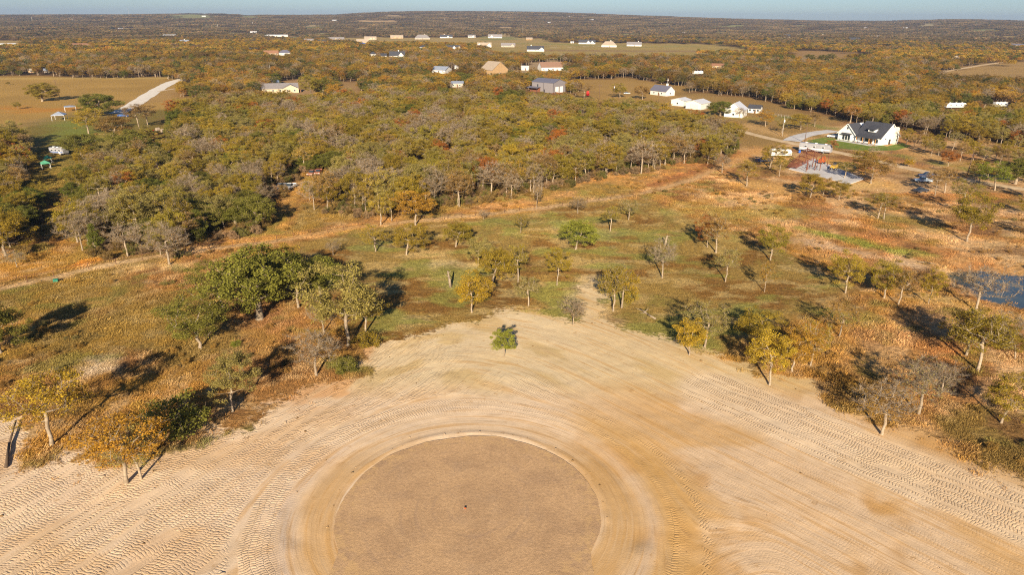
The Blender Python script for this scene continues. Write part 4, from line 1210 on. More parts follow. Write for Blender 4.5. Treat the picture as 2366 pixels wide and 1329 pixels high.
# far houses, left to right along each row
FAR = [
    (16, 105, 36, 'white mobile home cut by the left edge, before a pale field', 'white', 'white', dict(d=6, hr=4, wins=5)),
    (185, 107, 38, 'low house with red-brown tiled roof among trees behind the left field', 'tan', 'red', dict(hip=True, hr=5.5)),
    (268, 68, 28, 'white-roofed farm shed far off, in a reddish clearing', 'white', 'white', dict(d=14, hr=5, ang=.3)),
    (306, 69, 9, 'tiny grey shed right of the far white-roofed farm shed', 'cream', 'grey', dict(d=7, wins=1)),
    (391, 84, 34, 'long white metal barn left of the pale hip-roofed house', 'white', 'white', dict(d=10, hr=5, wins=0, door=False)),
    (427, 99, 28, 'pale house with light grey hip roof and white chimney', 'white', 'metal', dict(hip=True, chim=0.0)),
    (637, 84, 54, 'very long low white building in trees', 'white', 'white', dict(d=10, hr=5.2, wins=8, wings=((-4.0, 12, 3, 5.6),))),
    (586, 77, 14, 'small white-roofed hut left of the very long white building', 'white', 'white', dict(d=8)),
    (712, 97, 26, 'grey-roofed tan house left of a black-roofed one', 'tan', 'grey', dict(hr=7, wings=((4, 6, 2, 5.5),))),
    (743, 99, 25, 'house with flat black roof between two pale houses', 'white', 'dark', dict(hip=True)),
    (777, 93, 38, 'cream house with grey roof and two front gables', 'cream', 'grey', dict(hr=7.5, wings=((-2, 7, 2, 6), (8, 6, 2, 5.5)), ang=.15)),
    (586, 121, 18, 'dark-roofed cottage, leftmost of three roofs in the golden trees', 'white', 'dark', dict(hr=6.5)),
    (627, 127, 32, 'orange-brown roofed house, middle of three roofs in the golden trees', 'tan', 'red', dict(d=10, hr=6.2)),
    (659, 127, 27, 'slate-roofed house, rightmost of three roofs in the golden trees', 'white', 'slate', dict(hip=True, hr=6.8)),
    (838, 99, 28, 'tan gabled house beside a blue canopy', 'tan', 'tan', dict(hr=8, wings=((-5, 7, 2, 7),))),
    (856, 91, 28, 'tan house with pale front gables behind the blue canopy house', 'cream', 'tan', dict(hr=7.5, wings=((1, 6, 2, 6.5), (8, 6, 2, 6)))),
    (917, 88, 30, 'broad tan house in a straw field, left of the biggest dark roof', 'tan', 'tan', dict(hr=8, wings=((-4, 7, 2, 7), (8, 6, 2, 6)))),
    (976, 90, 36, 'largest brown-grey hip-roofed house of the far row', 'stone', 'grey', dict(hip=True, hr=11, d=18, chim=6)),
    (1031, 87, 30, 'white house with black roof and tall white chimney in the far row', 'white', 'dark', dict(hr=8, wings=((5, 7, 2, 6),), chim=-5)),
    (1090, 86, 18, 'small white gabled house right of the black-roofed far-row house', 'white', 'grey', dict(hr=7, wings=((4, 5, 2, 6),))),
    (1144, 87, 34, 'grey-roofed house with white left wing, at the right end of the far row', 'white', 'grey', dict(hr=9, wings=((-9, 8, 2, 7.5),))),
    (1048, 115, 37, 'white house with dark roof and two front gables above the golden trees', 'white', 'dark', dict(hr=7.2, wings=((1, 7, 2, 6.5), (9, 7, 2, 6.2)))),
    (978, 113, 20, 'black roof half hidden left of the two-gabled white house', 'white', 'dark', dict(hip=True)),
    (1119, 108, 34, 'white twin-gabled house with brown roof', 'white', 'tan', dict(hr=7.8, wings=((-9, 8, 3, 7), (9, 8, 3, 7)))),
    (1174, 108, 34, 'grey low house at the pale driveway, right of the twin-gabled one', 'stone', 'grey', dict(hr=7, wings=((8, 6, 2, 5.6),))),
    (918, 133, 36, 'white house with blue-black roof and white front gable', 'white', 'dark', dict(hr=8, wings=((5, 7, 2, 7),), chim=2)),
    (862, 130, 16, 'blue-black roof poking out, left of the white front-gabled house', 'white', 'dark', dict(hip=True)),
    (887, 133, 14, 'small dark roof beside the white front-gabled house', 'white', 'dark', dict(hr=5.5)),
    (1237, 118, 41, 'white house with navy roof standing forward in the open field', 'white', 'dark', dict(hr=8, wings=((10, 8, 3, 6.2),), d=14, chim=-7)),
    (1223, 92, 15, 'tan wooden barn at the left end of the open field', 'wood', 'tan', dict(d=10, hr=6)),
    (1322, 99, 8, 'tiny white shed in the open field', 'white', 'white', dict(d=5, he=2.4, hr=3.4, wins=1)),
    (1356, 101, 40, 'long white house with navy roof, first of three across the open field', 'white', 'dark', dict(hr=8, wings=((3, 7, 2, 7), (11, 7, 2, 6.5)))),
    (1407, 108, 36, 'white house under a big brown hip roof, middle of three across the open field', 'white', 'tan', dict(hip=True, hr=10, d=16, chim=3)),
    (1465, 106, 35, 'white house with grey roof and chimney, last of three across the open field', 'white', 'grey', dict(hr=7.5, d=14, chim=8)),
    (1818, 86, 14, 'dark-roofed house with tan front in the far brown woods', 'cream', 'dark', dict(hr=9, d=14)),
    (1846, 83, 9, 'small cream roof right of the dark-roofed house in the brown woods', 'cream', 'cream' if False else 'tan', dict()),
    (1782, 84, 7, 'tiny white house left of the dark-roofed house in the brown woods', 'white', 'white', dict()),
    (1904, 83, 9, 'small tan house in the brown woods', 'cream', 'tan', dict()),
    (1973, 94, 22, 'white house with black roof and cream walls in the brown woods', 'cream', 'dark', dict(hr=8, d=14)),
    (1962, 85, 18, 'long white roof above the cream black-roofed house', 'white', 'white', dict(d=8, hr=4.5)),
    (2024, 88, 20, 'grey-roofed house right of the cream black-roofed house', 'stone', 'grey', dict(hr=8)),
    (2214, 140, 27, 'tan ranch house beside the stubble field', 'cream', 'tan', dict(hip=True, hr=6.5)),
    (2356, 107, 30, 'open barn with dark panelled roof cut by the right edge', 'cream', 'slate', dict(d=10, hr=5.5, wins=0)),
    (1658, 158, 28, 'low orange-roofed house half hidden in the golden trees', 'tan', 'red', dict(hr=5)),
    (72, 168, 10, 'small tan shed at the woods edge above the left field', 'tan', 'tan', dict(d=5, he=2.4, hr=3.6, wins=1)),
    (109, 168, 10, 'small metal shed at the woods edge above the left field', 'stone', 'metal', dict(d=5, he=2.4, hr=3.6, wins=1)),
    (2092, 66, 8, 'tiny white house below the right-hand hill', 'white', 'white', dict()),
    (1999, 66, 7, 'speck-like white house left of the right-hand hill pastures', 'white', 'white', dict()),
    (1368, 47, 12, 'far white house in the dark woods below the horizon', 'white', 'white', dict()),
    (1349, 38, 10, 'far tan house close under the horizon', 'cream', 'tan', dict(hr=8)),
    (1316, 39, 8, 'far white house close under the horizon', 'white', 'white', dict()),
    (1268, 53, 8, 'far lone white house in reddish woods', 'white', 'white', dict()),
    (471, 38, 8, 'white barn on the green far hill', 'white', 'white', dict(d=14)),
    (776, 48, 16, 'cluster-like white house far off on a ridge', 'white', 'white', dict()),
    (830, 35, 8, 'white house on the shoulder of the central far hill', 'white', 'white', dict()),
    (1580, 79, 12, 'small white house far right of the orange trees row', 'white', 'white', dict()),
]
for px, py, wpx, lab, wa, ro, kw in FAR:
    house(px, py, wpx * .92, lab, wa, ro, **{**dict(wins=3, vis=1.05), **kw})

house(648, 212, 74, 'tan farmhouse with long grey roof, solar panels and cream front gable', 'cream', 'grey', d=13, hr=6.0, wings=((7, 11, 2.5, 5.6),), wins=5, vis=.95)
x, y = at(628, 205)
sp = thing('solar_array', 'blue-grey solar panels on the left end of the tan farmhouse roof', 'solar panels', (x - 3, y - 5, 5.0), -math.atan2(x, y))
for i in range(4):
    for j in range(2):
        MB().add([(i * 2.6, j * 1.7, j * .65), (i * 2.6 + 2.5, j * 1.7, j * .65), (i * 2.6 + 2.5, j * 1.7 + 1.6, j * .65 + .62), (i * 2.6, j * 1.7 + 1.6, j * .65 + .62),
                  (i * 2.6, j * 1.7, j * .65 - .06), (i * 2.6 + 2.5, j * 1.7, j * .65 - .06), (i * 2.6 + 2.5, j * 1.7 + 1.6, j * .65 + .56), (i * 2.6, j * 1.7 + 1.6, j * .65 + .56)],
                 [(0, 1, 2, 3), (7, 6, 5, 4), (0, 4, 5, 1), (1, 5, 6, 2), (2, 6, 7, 3), (3, 7, 4, 0)]).build('panel', paint('solar_cell', (0.30, 0.36, 0.46), .2, .2, .1, 1, .6), sp)
house(1142, 172, 46, 'tall tan brick house with steep brown gable, behind the grey barn', 'brick', 'tan', d=20, he=5, hr=12, ang=-.85, wins=3, vis=.5, wm=17, wings=())
house(1213, 162, 16, 'small white storage shed beside the tan brick house', 'white', 'white', d=5, he=3.2, hr=4.2, wins=1, vis=.3)
house(1272, 162, 54, 'white house under a long brown roof above the grey barn', 'white', 'brown', d=13, he=3.6, hr=8.2, ang=.35, wins=5, vis=.4)
house(1021, 168, 34, 'long weathered blue-grey metal roof in the golden trees', 'white', 'metal', d=14, he=3, hr=6, ang=-.5, wins=3)
house(1055, 160, 10, 'small white lean-to right of the weathered metal roof', 'white', 'white', d=6, he=2.6, hr=3.8, wins=1)
house(1055, 200, 30, 'flat grey shed roof sunk in the woods', 'stone', 'metal', d=9, he=3, hr=4.2, wins=2)
house(1530, 219, 44, 'white cottage with dark metal roof and chimney pipe left of the garages', 'white', 'slate', d=9, he=3.2, hr=6.5, ang=-.75, wins=2, vis=.1, wm=15, chim=3)
house(1573, 243, 24, 'smaller white metal garage, left of the pair', 'white', 'white', d=9, he=3.4, hr=4.6, ang=math.pi / 2 - .5, wins=0, vis=.05, wm=9)
gar = house(1612, 250, 44, 'larger white metal garage with roll-up door, right of the pair', 'white', 'white', d=10, he=3.6, hr=5.2, ang=math.pi / 2 - .45, wins=0, vis=.05, wm=12, door=False)
MB().box(-6.08, -.5, 1.5, .08, 5.2, 3.0).build('door', paint('garage_door', (0.66, 0.60, 0.52), .6), gar)
house(1699, 268, 34, 'white gabled house half hidden by the broad dark live oak', 'white', 'white', d=10, he=4, hr=7.5, ang=math.pi / 2 - .2, wins=3, vis=.1, wm=12)
house(1744, 260, 26, 'little white porch cabin with black roof right of the white gabled house', 'white', 'dark', d=5, he=2.8, hr=4.4, ang=-.25, wins=3, vis=.05)
# grey metal barn
x, y = at(1278, 215)
bt = thing('metal_barn', 'tall grey metal barn with two white doors and lean-to porch', 'barn', (x, y, 0), math.atan2(.66, -.75))
BLD.append((x - 6, y + 8, 17, 1.0))
bl, bw, be, br_ = 20.0, 14.5, 7.0, 9.2
# local x runs along the long wall away from the near corner, local -y across the gable front
m = MB().extr([(0, -.4), (-bw, -.4), (-bw, be), (-bw / 2, br_), (0, be)], 'x', 0, bl)
o = m.build('wall', wallm('grey'), bt); fixn(o.data)
m = MB(); gable_roof(m, -.4, bl + .4, bw / 2, be, br_, .3, 'x', -bw / 2)
o = m.build('roof', roofm('slate'), bt); fixn(o.data)
M_DK = paint('dark_steel', (0.05, 0.045, 0.05), .6)
for k, yy in ((0, -4.4), (1, -9.6)):
    MB().box(-.05, yy, 2.1, .1, 3.6, 4.2).build('door', M_TRIM, bt)
for xx in (0, 9.0, bl): MB().box(xx, .04, be / 2, .22, .1, be).build('trim', M_DK, bt)
MB().box(14.5, .05, 4.6, 1.0, .1, 1.7).build('window', M_WIN, bt)
MB().box(8.2, .05, 1.1, 1.0, .1, 2.2).build('door', M_DK, bt)
m = MB().add([(11.5, .05, 3.6), (21.5, .05, 3.6), (21.5, 4.5, 3.0), (11.5, 4.5, 3.0), (11.5, .05, 3.75), (21.5, .05, 3.75), (21.5, 4.5, 3.15), (11.5, 4.5, 3.15)],
             [(0, 1, 2, 3), (7, 6, 5, 4), (0, 4, 5, 1), (1, 5, 6, 2), (2, 6, 7, 3), (3, 7, 4, 0)])
pr = m.build('porch_roof', roofm('slate'), bt); fixn(pr.data)
for xx in (11.8, 16.5, 21.2): MB().box(xx, 4.3, 1.5, .18, .18, 3.0).build('post', M_DK, pr)
MB().box(16.5, .6, 1.5, 9, .9, 2.9).build('porch_wall', paint('rust_wood', (0.20, 0.08, 0.045), .8), pr)

# white farmhouse on the right, local x along the front (left to right corner), local y into the depth
c1 = np.array(at(2033, 336)); c0 = np.array(at(1940, 321))
dx, dy = (c1 - c0) / np.linalg.norm(c1 - c0)
FL = float(np.linalg.norm(c1 - c0))
fh = thing('farmhouse', 'white modern farmhouse with charcoal gabled roofs, porch and lawn', 'house', (float(c0[0]), float(c0[1]), float(terr(*c0))), math.atan2(dy, dx))
BLD.append((float(c0[0] + dx * FL / 2 + 4), float(c0[1] + dy * FL / 2), 14, 0.5))
WH, DK = paint('farmhouse_siding', (0.80, 0.79, 0.76), .6, 0, .04), roofm('dark')
wgw, he, md = 8.6, 3.3, 13.0
m = MB().extr([(wgw, -.3), (FL, -.3), (FL, he), (FL, he)][:0] or [(0, -.3), (md, -.3), (md, he), (md / 2, 8.6), (0, he)], 'x', wgw - 1.0, FL)
o = m.build('wall', WH, fh); fixn(o.data)
m = MB().extr([(0, -.3), (wgw, -.3), (wgw, he), (wgw / 2, 7.4), (0, he)], 'y', -1.6, 9.0)
o = m.build('wall', WH, fh); fixn(o.data)
m = MB(); gable_roof(m, wgw - 1.3, FL + .5, md / 2, he, 8.6, .5, 'x', md / 2)
mr = m.build('roof', DK, fh); fixn(mr.data)
m = MB(); gable_roof(m, -2.1, 6.0, wgw / 2, he, 7.4, .5, 'y', wgw / 2)
o = m.build('roof', DK, fh); fixn(o.data)
for (p0, p1) in (((wgw / 2, -2.16, 7.5), (-.5, -2.16, 2.75)), ((wgw / 2, -2.16, 7.5), (wgw + .5, -2.16, 2.75)), ((FL + .53, md / 2, 8.7), (FL + .53, -.5, 2.85)), ((FL + .53, md / 2, 8.7), (FL + .53, md + .5, 2.85))):
    MB().bar(p0, p1, .12, .3).build('fascia', M_TRIM, fh)
p = [(wgw + .6, -2.8, 2.75), (FL - .1, -2.8, 2.75), (FL - .1, .3, 3.75), (wgw + .6, .3, 3.75)]
m = MB().add(p + [(a, b, c + .14) for a, b, c in p], [(3, 2, 1, 0), (4, 5, 6, 7), (0, 1, 5, 4), (1, 2, 6, 5), (2, 3, 7, 6), (3, 0, 4, 7)])
po = m.build('porch_roof', DK, fh); fixn(po.data)
for k in range(4): MB().box(wgw + 1.2 + k * (FL - wgw - 2.0) / 3, -2.6, 1.35, .25, .25, 2.75).build('porch_post', paint('porch_wood', (0.40, 0.20, 0.07), .6), po)
MB().box((wgw + FL) / 2, -1.4, .08, FL - wgw, 3.2, .2).build('porch_floor', M_CONC, po)
for k in range(3):
    wb = MB().box(2.9 + k * 1.35, -1.65, 1.55, 1.2, .12, 2.3).build('window', M_TRIM, fh)
    MB().box(2.9 + k * 1.35, -1.73, 1.55, 1.0, .06, 2.1).build('pane', M_WIN, wb)
wb = MB().box(wgw / 2, -1.65, 5.6, .9, .12, 1.1).build('window', M_TRIM, fh)
MB().box(wgw / 2, -1.73, 5.6, .7, .06, .9).build('pane', M_WIN, wb)
m = MB().add([(1.9, -2.7, 2.85), (6.8, -2.7, 2.85), (6.8, -1.6, 3.35), (1.9, -1.6, 3.35), (1.9, -2.7, 2.97), (6.8, -2.7, 2.97), (6.8, -1.6, 3.47), (1.9, -1.6, 3.47)], [(3, 2, 1, 0), (4, 5, 6, 7), (0, 1, 5, 4), (1, 2, 6, 5), (2, 3, 7, 6), (3, 0, 4, 7)])
o = m.build('awning', DK, fh); fixn(o.data)
for xx, ww in ((wgw + 2.2, 1.2), (wgw + 4.6, 1.9), (FL - 2.0, 1.9)):
    wb = MB().box(xx, -.05, 1.5, ww, .12, 1.7).build('window', M_TRIM, fh)
    MB().box(xx, -.13, 1.5, ww - .2, .06, 1.5).build('pane', M_WIN, wb)
MB().box(FL - 4.6, -.06, 1.15, 1.4, .14, 2.2).build('door', paint('door_orange', (0.50, 0.24, 0.06), .5), fh)
dm = MB().box(FL - 5.6, 2.2, 5.55, 3.2, 2.6, 1.1)
d_ = dm.build('dormer', WH, fh)
MB().add([(FL - 7.6, .5, 6.0), (FL - 3.6, .5, 6.0), (FL - 3.6, 4.6, 7.5), (FL - 7.6, 4.6, 7.5), (FL - 7.6, .5, 6.14), (FL - 3.6, .5, 6.14), (FL - 3.6, 4.6, 7.64), (FL - 7.6, 4.6, 7.64)], [(3, 2, 1, 0), (4, 5, 6, 7), (0, 1, 5, 4), (1, 2, 6, 5), (2, 3, 7, 6), (3, 0, 4, 7)]).build('dormer_roof', DK, d_)
MB().box(FL - 5.6, .86, 5.6, 2.0, .08, .7).build('pane', M_WIN, d_)
ch = MB().box(FL + .7, 9.2, 3.4, 1.3, 1.9, 7.2).box(FL + .75, 9.2, 7.1, .9, 1.3, .5).build('chimney', paint('chimney_cream', (0.72, 0.66, 0.55), .8), fh)
wb = MB().box(FL + .03, 6.5, 1.1, .12, 1.5, 2.2).build('door', M_DK, fh)
MB().box(FL + .03, 3.4, 2.4, .1, .8, .5).build('window', M_WIN, fh)
MB().box(FL / 2, -4.1, .06, FL - 2, 2.0, .14).build('walkway', M_CONC, fh)
rng = random.Random(5)
for k in range(7):
    m = MB()
    for j in range(26):
        a, b, c = rng.gauss(0, .3), rng.gauss(0, .25), abs(rng.gauss(.3, .2))
        m.add([(a - .12, b, c), (a, b + .12, c + .1), (a + .12, b, c + .05), (a, b - .1, c + .12)], [(0, 1, 2, 3)])
    o = m.build('flower_bed_plant', LM['rust'] if k < 3 else LM['bright'], fh)
    o.location = (2.0 + k * 2.3, -3.2 if k < 4 else -3.1, .1)

# concrete slab and rusty steel frame
slab_c = A([(1822, 391), (1878, 366), (1997, 414), (1960, 427), (1900, 410)])
sl_ = MB().add([(x, y, z) for z in (-.1, .22) for x, y in slab_c], [tuple(range(5))[::-1], tuple(range(5, 10))] + [(i, (i + 1) % 5, 5 + (i + 1) % 5, 5 + i) for i in range(5)])
slo = sl_.build('concrete_slab', M_CONC); fixn(slo.data)
tag(slo, 'grey concrete building slab under the rusty steel frame', 'slab')
M_RUST = paint('red_oxide_steel', (0.17, 0.06, 0.035), .75, .2, .3)
ZL, ZH = 0.7, 5.9      # a roof panel leaning from near the ground up to the posts
ca, cd = [np.array(at(*p_, ZL)) for p_ in ((1842, 388), (1819, 384))]
cb, cc = [np.array(at(*p_, ZH)) for p_ in ((1900, 357), (1866, 343))]
fr_o = (ca + cb + cc + cd) / 4
fr = thing('steel_roof_skeleton', 'rust-red open steel roof lattice rising from the dirt to posts on the grey slab', 'steel frame', (float(fr_o[0]), float(fr_o[1]), .2))
def rel3(s, t, dz=0.0):
    p_ = (ca * (1 - s) + cb * s) * (1 - t) + (cd * (1 - s) + cc * s) * t
    return (float(p_[0] - fr_o[0]), float(p_[1] - fr_o[1]), ZL + (ZH - ZL) * s - .2 + dz)
def foot(s, t):
    a_ = rel3(s, t)
    return (a_[0], a_[1], -.2)
for k in range(6):
    MB().bar(rel3(k / 5, 0), rel3(k / 5, 1), .16, .26).build('purlin', M_RUST, fr)
for k in range(11):
    MB().bar(rel3(0, k / 10, .24), rel3(1, k / 10, .24), .13, .18).build('rafter', M_RUST, fr)
for s_, t_ in ((.45, 0), (.78, 0), (1, 0), (1, 1), (.6, 1), (1, .5)):
    MB().bar(foot(s_, t_), rel3(s_, t_, -.1), .2, .2).build('post', M_RUST, fr)
MB().bar(foot(.45, 0), rel3(.78, 0, -.3), .07).build('brace', M_RUST, fr)
MB().bar(foot(.78, 0), rel3(1, 0, -.4), .07).build('brace', M_RUST, fr)
for px, py, tp, lab in ((1911, 384, 358, 'rusty post standing alone at the right of the steel frame'), (1862, 398, 374, 'short rusty post at the front of the slab')):
    x, y = at(px, py)
    po = thing('steel_post', lab, 'post', (x, y, .1))
    MB().box(0, 0, 2.4, .2, .2, 4.8).box(0, 0, .05, .5, .5, .1).build('shaft', M_RUST, po)
# scrap steel stack
x, y = at(1996, 391)
sc = thing('scrap_steel', 'heap of rusty steel beams under the oaks right of the slab', 'scrap metal', (x, y, .05), .5)
for k in range(12):
    MB().bar((rng.uniform(-3, -2), k * .28 - 1.6, .15 + .3 * (k % 3)), (rng.uniform(2, 3.4), k * .28 - 1.6 + rng.uniform(-.5, .5), .15 + .3 * (k % 3)), .14, .2).build('beam', M_RUST, sc)

# ------------------------------------------------------------------ vehicles and site things
M_TYRE = paint('tyre_rubber', (0.02, 0.02, 0.02), .9)
M_RIM = paint('wheel_rim', (0.45, 0.45, 0.46), .35, .6)
def wheel(parent, x, y, r=.38, w=.26):
    tw = MB().tube((x, y - w / 2, r), (x, y + w / 2, r), r, r, 14).build('wheel', M_TYRE, parent)
    MB().tube((x, y - w / 2 - .01, r), (x, y + w / 2 + .01, r), r * .55, r * .55, 10).build('rim', M_RIM, tw)

def car(px, py, lab, col, kind='pickup', ang=0.0, name=None, cat=None, rough=.3, sc=1.0, loc=None):
    x, y = loc or at(px, py)
    t = thing(name or {'pickup': 'pickup_truck', 'suv': 'parked_car', 'sedan': 'parked_car'}[kind], lab, cat or {'pickup': 'pickup', 'suv': 'car', 'sedan': 'car'}[kind], (x, y, float(ground_z(x, y))), ang)
    t.scale = (sc,) * 3
    pm = paint('car_paint_%d_%d_%d' % tuple(int(c * 100) for c in col), col, rough, 0, .06, 2, .5)
    L = {'pickup': 5.6, 'suv': 4.9, 'sedan': 4.7}[kind]
    hl = L / 2
    # lower body outline along the length (x forward)
    if kind == 'pickup':
        prof = [(-hl, .5), (hl - .1, .45), (hl, .7), (hl - .05, .98), (hl - 1.5, 1.12), (-hl, 1.12)]
        cab = [(-.55, 1.1), (1.25, 1.1), (.65, 1.75), (.1, 1.85), (-.5, 1.8)]
    elif kind == 'suv':
        prof = [(-hl, .45), (hl - .1, .42), (hl, .7), (hl - .05, .95), (hl - 1.2, 1.08), (-hl, 1.08)]
        cab = [(-hl + .05, 1.06), (1.35, 1.06), (.75, 1.7), (-.2, 1.78), (-hl + .35, 1.7)]
    else:
        prof = [(-hl, .4), (hl - .1, .36), (hl, .6), (hl - .1, .82), (hl - 1.3, .95), (-hl + .9, .98), (-hl, .9)]
        cab = [(-1.6, .95), (1.05, .93), (.45, 1.4), (-.5, 1.45), (-1.1, 1.35)]
    w = .95
    b = MB()
    n = len(prof)
    v = []
    for yy, k in ((-w, .94), (-w * .97, 1), (w * .97, 1), (w, .94)):
        v += [(a * (1 if k == 1 else .985), yy, .75 + (z - .75) * k) for a, z in prof]
    fs = [tuple(range(n))[::-1], tuple(range(3 * n, 4 * n))]
    for s in range(3):
        fs += [(s * n + i, s * n + (i + 1) % n, (s + 1) * n + (i + 1) % n, (s + 1) * n + i) for i in range(n)]
    b.add(v, fs)
    if kind == 'pickup':
        for yy in (-.86, .86): b.box(-hl + 1.1, yy, 1.2, 2.2, .1, .2)
        b.box(-hl + .05, 0, 1.2, .1, 1.8, .2)
    bo = b.build('body', pm, t); fixn(bo.data)
    n = len(cab)
    cv = [(a, -.82, z) for a, z in cab] + [(a, .82, z) for a, z in cab]
    for i in (2, 3, 4):
        cv[i] = (cv[i][0], -.68, cv[i][2]); cv[n + i] = (cv[n + i][0], .68, cv[n + i][2])
    c = MB().add(cv, [tuple(range(n))[::-1], tuple(range(n, 2 * n))] + [(i, (i + 1) % n, n + (i + 1) % n, n + i) for i in range(n)])
    co = c.build('cabin_glass', M_WIN, t); fixn(co.data)
    top = [p for p in cab[2:]]
    MB().add([(top[0][0], -.69, top[0][1] + .02), (top[0][0], .69, top[0][1] + .02), (top[1][0], .69, top[1][1] + .03), (top[1][0], -.69, top[1][1] + .03), (top[2][0] - .02, .69, top[2][1] + .02), (top[2][0] - .02, -.69, top[2][1] + .02)], [(0, 1, 2, 3), (3, 2, 4, 5)]).build('roof', pm, t)
    for s in (-1, 1):
        wheel(t, hl - 1.05, s * .82); wheel(t, -hl + 1.15, s * .82)
        MB().box(hl - .05, s * .68, .8, .12, .35, .16).build('headlight', M_TRIM, t)
    MB().box(hl - .02, 0, .5, .14, 1.7, .16).build('bumper', M_DK, t)
    return t

car(1926, 318, 'white pickup parked against the left wall of the white farmhouse', (0.75, 0.75, 0.74), 'pickup', 2.6)
car(2132, 421, 'silver-blue pickup parked in front of a dark one', (0.33, 0.42, 0.52), 'pickup', 2.95)
car(2141, 410, 'dark navy pickup parked behind the silver-blue one', (0.03, 0.035, 0.07), 'pickup', 2.95)
car(2128, 444, 'low dark car below the two parked pickups', (0.04, 0.045, 0.06), 'sedan', .35)
car(1762, 374, 'dark blue truck shaded by oaks left of the white trailer', (0.03, 0.06, 0.16), 'pickup', .3)
car(649, 436, 'dark old pickup in shade beside the white one in the grass corridor', (0.13, 0.14, 0.16), 'pickup', -1.9)
car(671, 436, 'white old pickup facing down the grass corridor', (0.70, 0.68, 0.64), 'pickup', -1.75)
car(722, 404, 'rust-roofed old truck, left of a pair by the dense dark oak', (0.42, 0.17, 0.10), 'pickup', -1.7)
car(736, 402, 'rust-red old truck, right of a pair by the dense dark oak', (0.40, 0.11, 0.06), 'pickup', -1.5)
car(285, 270, 'blue pickup at the foot of the white field road', (0.04, 0.12, 0.36), 'pickup', .3)
car(1448, 217, 'silver car parked in the oaks beside the white cottage', (0.55, 0.56, 0.58), 'sedan', .2)

def camper(px, py, lab, L, Hh, ang, name, cat, c1, c2, loc=None, z=0.0):
    x, y = loc or at(px, py)
    t = thing(name, lab, cat, (x, y, float(ground_z(x, y)) + z), ang)
    hl = L / 2
    prof = [(-hl, .75), (-hl, Hh - .15), (-hl + .15, Hh), (hl - .8, Hh), (hl - .1, Hh * .72), (hl, Hh * .4), (hl, .75)]
    b = MB().extr([(a, z_) for a, z_ in prof], 'y', -1.2, 1.2).build('body', c1, t); fixn(b.data)
    for s in (-1, 1):
        MB().box(-.1, s * 1.215, Hh * .42, L * .92, .03, .34).build('stripe', c2, t)
        for k in range(3):
            wb = MB().box(-hl + L * (.2 + .27 * k), s * 1.23, Hh * .66, 1.1, .05, .7).build('window', M_TRIM, t)
            MB().box(-hl + L * (.2 + .27 * k), s * 1.26, Hh * .66, .95, .02, .56).build('pane', M_WIN, wb)
    MB().box(hl * .45, -1.235, Hh * .5, .7, .04, 1.7).build('door', M_TRIM, t)
    for k in range(3): MB().box(-hl * .6 + k * hl * .6, 0, Hh + .14, .8, .8, .26).build('roof_unit', M_TRIM, t)
    for s in (-1, 1):
        wheel(t, -hl * .5, s * 1.05, .42); wheel(t, hl * .55, s * 1.05, .42)
    if name == 'motorhome':
        MB().add([(hl - .78, -1.05, Hh - .03), (hl - .78, 1.05, Hh - .03), (hl - .07, 1.05, Hh * .73), (hl - .07, -1.05, Hh * .73)], [(0, 1, 2, 3)]).build('windscreen', M_WIN, t)
        for s in (-1, 1): MB().box(hl - .02, s * .8, 1.1, .08, .35, .2).build('headlight', M_TRIM, t)
    else:
        MB().bar((hl, -.6, .6), (hl + 1.3, 0, .55), .12).bar((hl, .6, .6), (hl + 1.3, 0, .55), .12).build('tow_bar', M_DK, t)
    return t
M_RVW, M_RVG = paint('rv_white', (0.72, 0.71, 0.69), .35, 0, .06), paint('rv_grey', (0.30, 0.30, 0.32), .4)
camper(1883, 352, 'large grey and white motorhome parked behind the steel frame', 12.5, 3.6, -.62, 'motorhome', 'motorhome', M_RVG, M_RVW)
camper(1802, 362, 'white travel trailer half hidden by an oak, left of the motorhome', 8.5, 3.0, .12, 'travel_trailer', 'trailer', M_RVW, M_RVG)
camper(2206, 250, 'long white trailer in the right-hand woods', 13, 3.3, .1, 'travel_trailer', 'trailer', M_RVW, M_RVG)
camper(2310, 247, 'white boat-like camper in the woods near the right edge', 9, 3.0, .15, 'travel_trailer', 'trailer', M_RVW, M_RVG)
camper(1612, 172, 'white camper half hidden in the golden trees', 12, 3.2, .5, 'travel_trailer', 'trailer', M_RVW, M_RVG)
camper(138, 357, 'grey and blue camper under the farmyard oaks', 7, 2.8, -.3, 'travel_trailer', 'trailer', M_RVG, paint('rv_blue', (.10, .16, .36), .5))
for px, py, hw_ in ((2206, 250, 9), (2310, 247, 8), (1612, 172, 9), (138, 357, 6), (1883, 352, 7), (1802, 362, 4), (285, 270, 5), (649, 436, 3), (671, 436, 3), (728, 404, 6), (2132, 421, 4)):
    x, y = at(px, py); BLD.append((x, y, hw_ * .75, 2.4 if py < 260 else 1.2))

# orange boom lift and yellow skid loader
M_ORANGE, M_YEL = paint('machine_orange', (0.42, 0.10, 0.03), .6), paint('machine_yellow', (0.42, 0.26, 0.04), .6)
x, y = at(1898, 379)
t = thing('boom_lift', 'orange wheeled lift on the slab beside the lone rusty post', 'lift', (x, y, .22), .6)
MB().box(0, 0, .8, 2.6, 1.5, .7).box(-.6, 0, 1.5, 1.2, 1.2, .8).build('chassis', M_ORANGE, t)
MB().bar((-.9, 0, 1.9), (1.4, 0, 2.6), .3).bar((1.4, 0, 2.6), (2.0, 0, 1.2), .22).build('boom', M_ORANGE, t)
MB().box(2.1, 0, 1.3, .9, 1.2, .1).box(2.5, 0, 1.8, .06, 1.2, .06).box(1.7, 0, 1.8, .06, 1.2, .06).box(2.1, .6, 1.8, .9, .06, .06).box(2.1, -.6, 1.8, .9, .06, .06).build('basket', M_ORANGE, t)
for sx in (-.9, .9):
    for s in (-1, 1): wheel(t, sx, s * .75, .42, .3)
x, y = at(1926, 393)
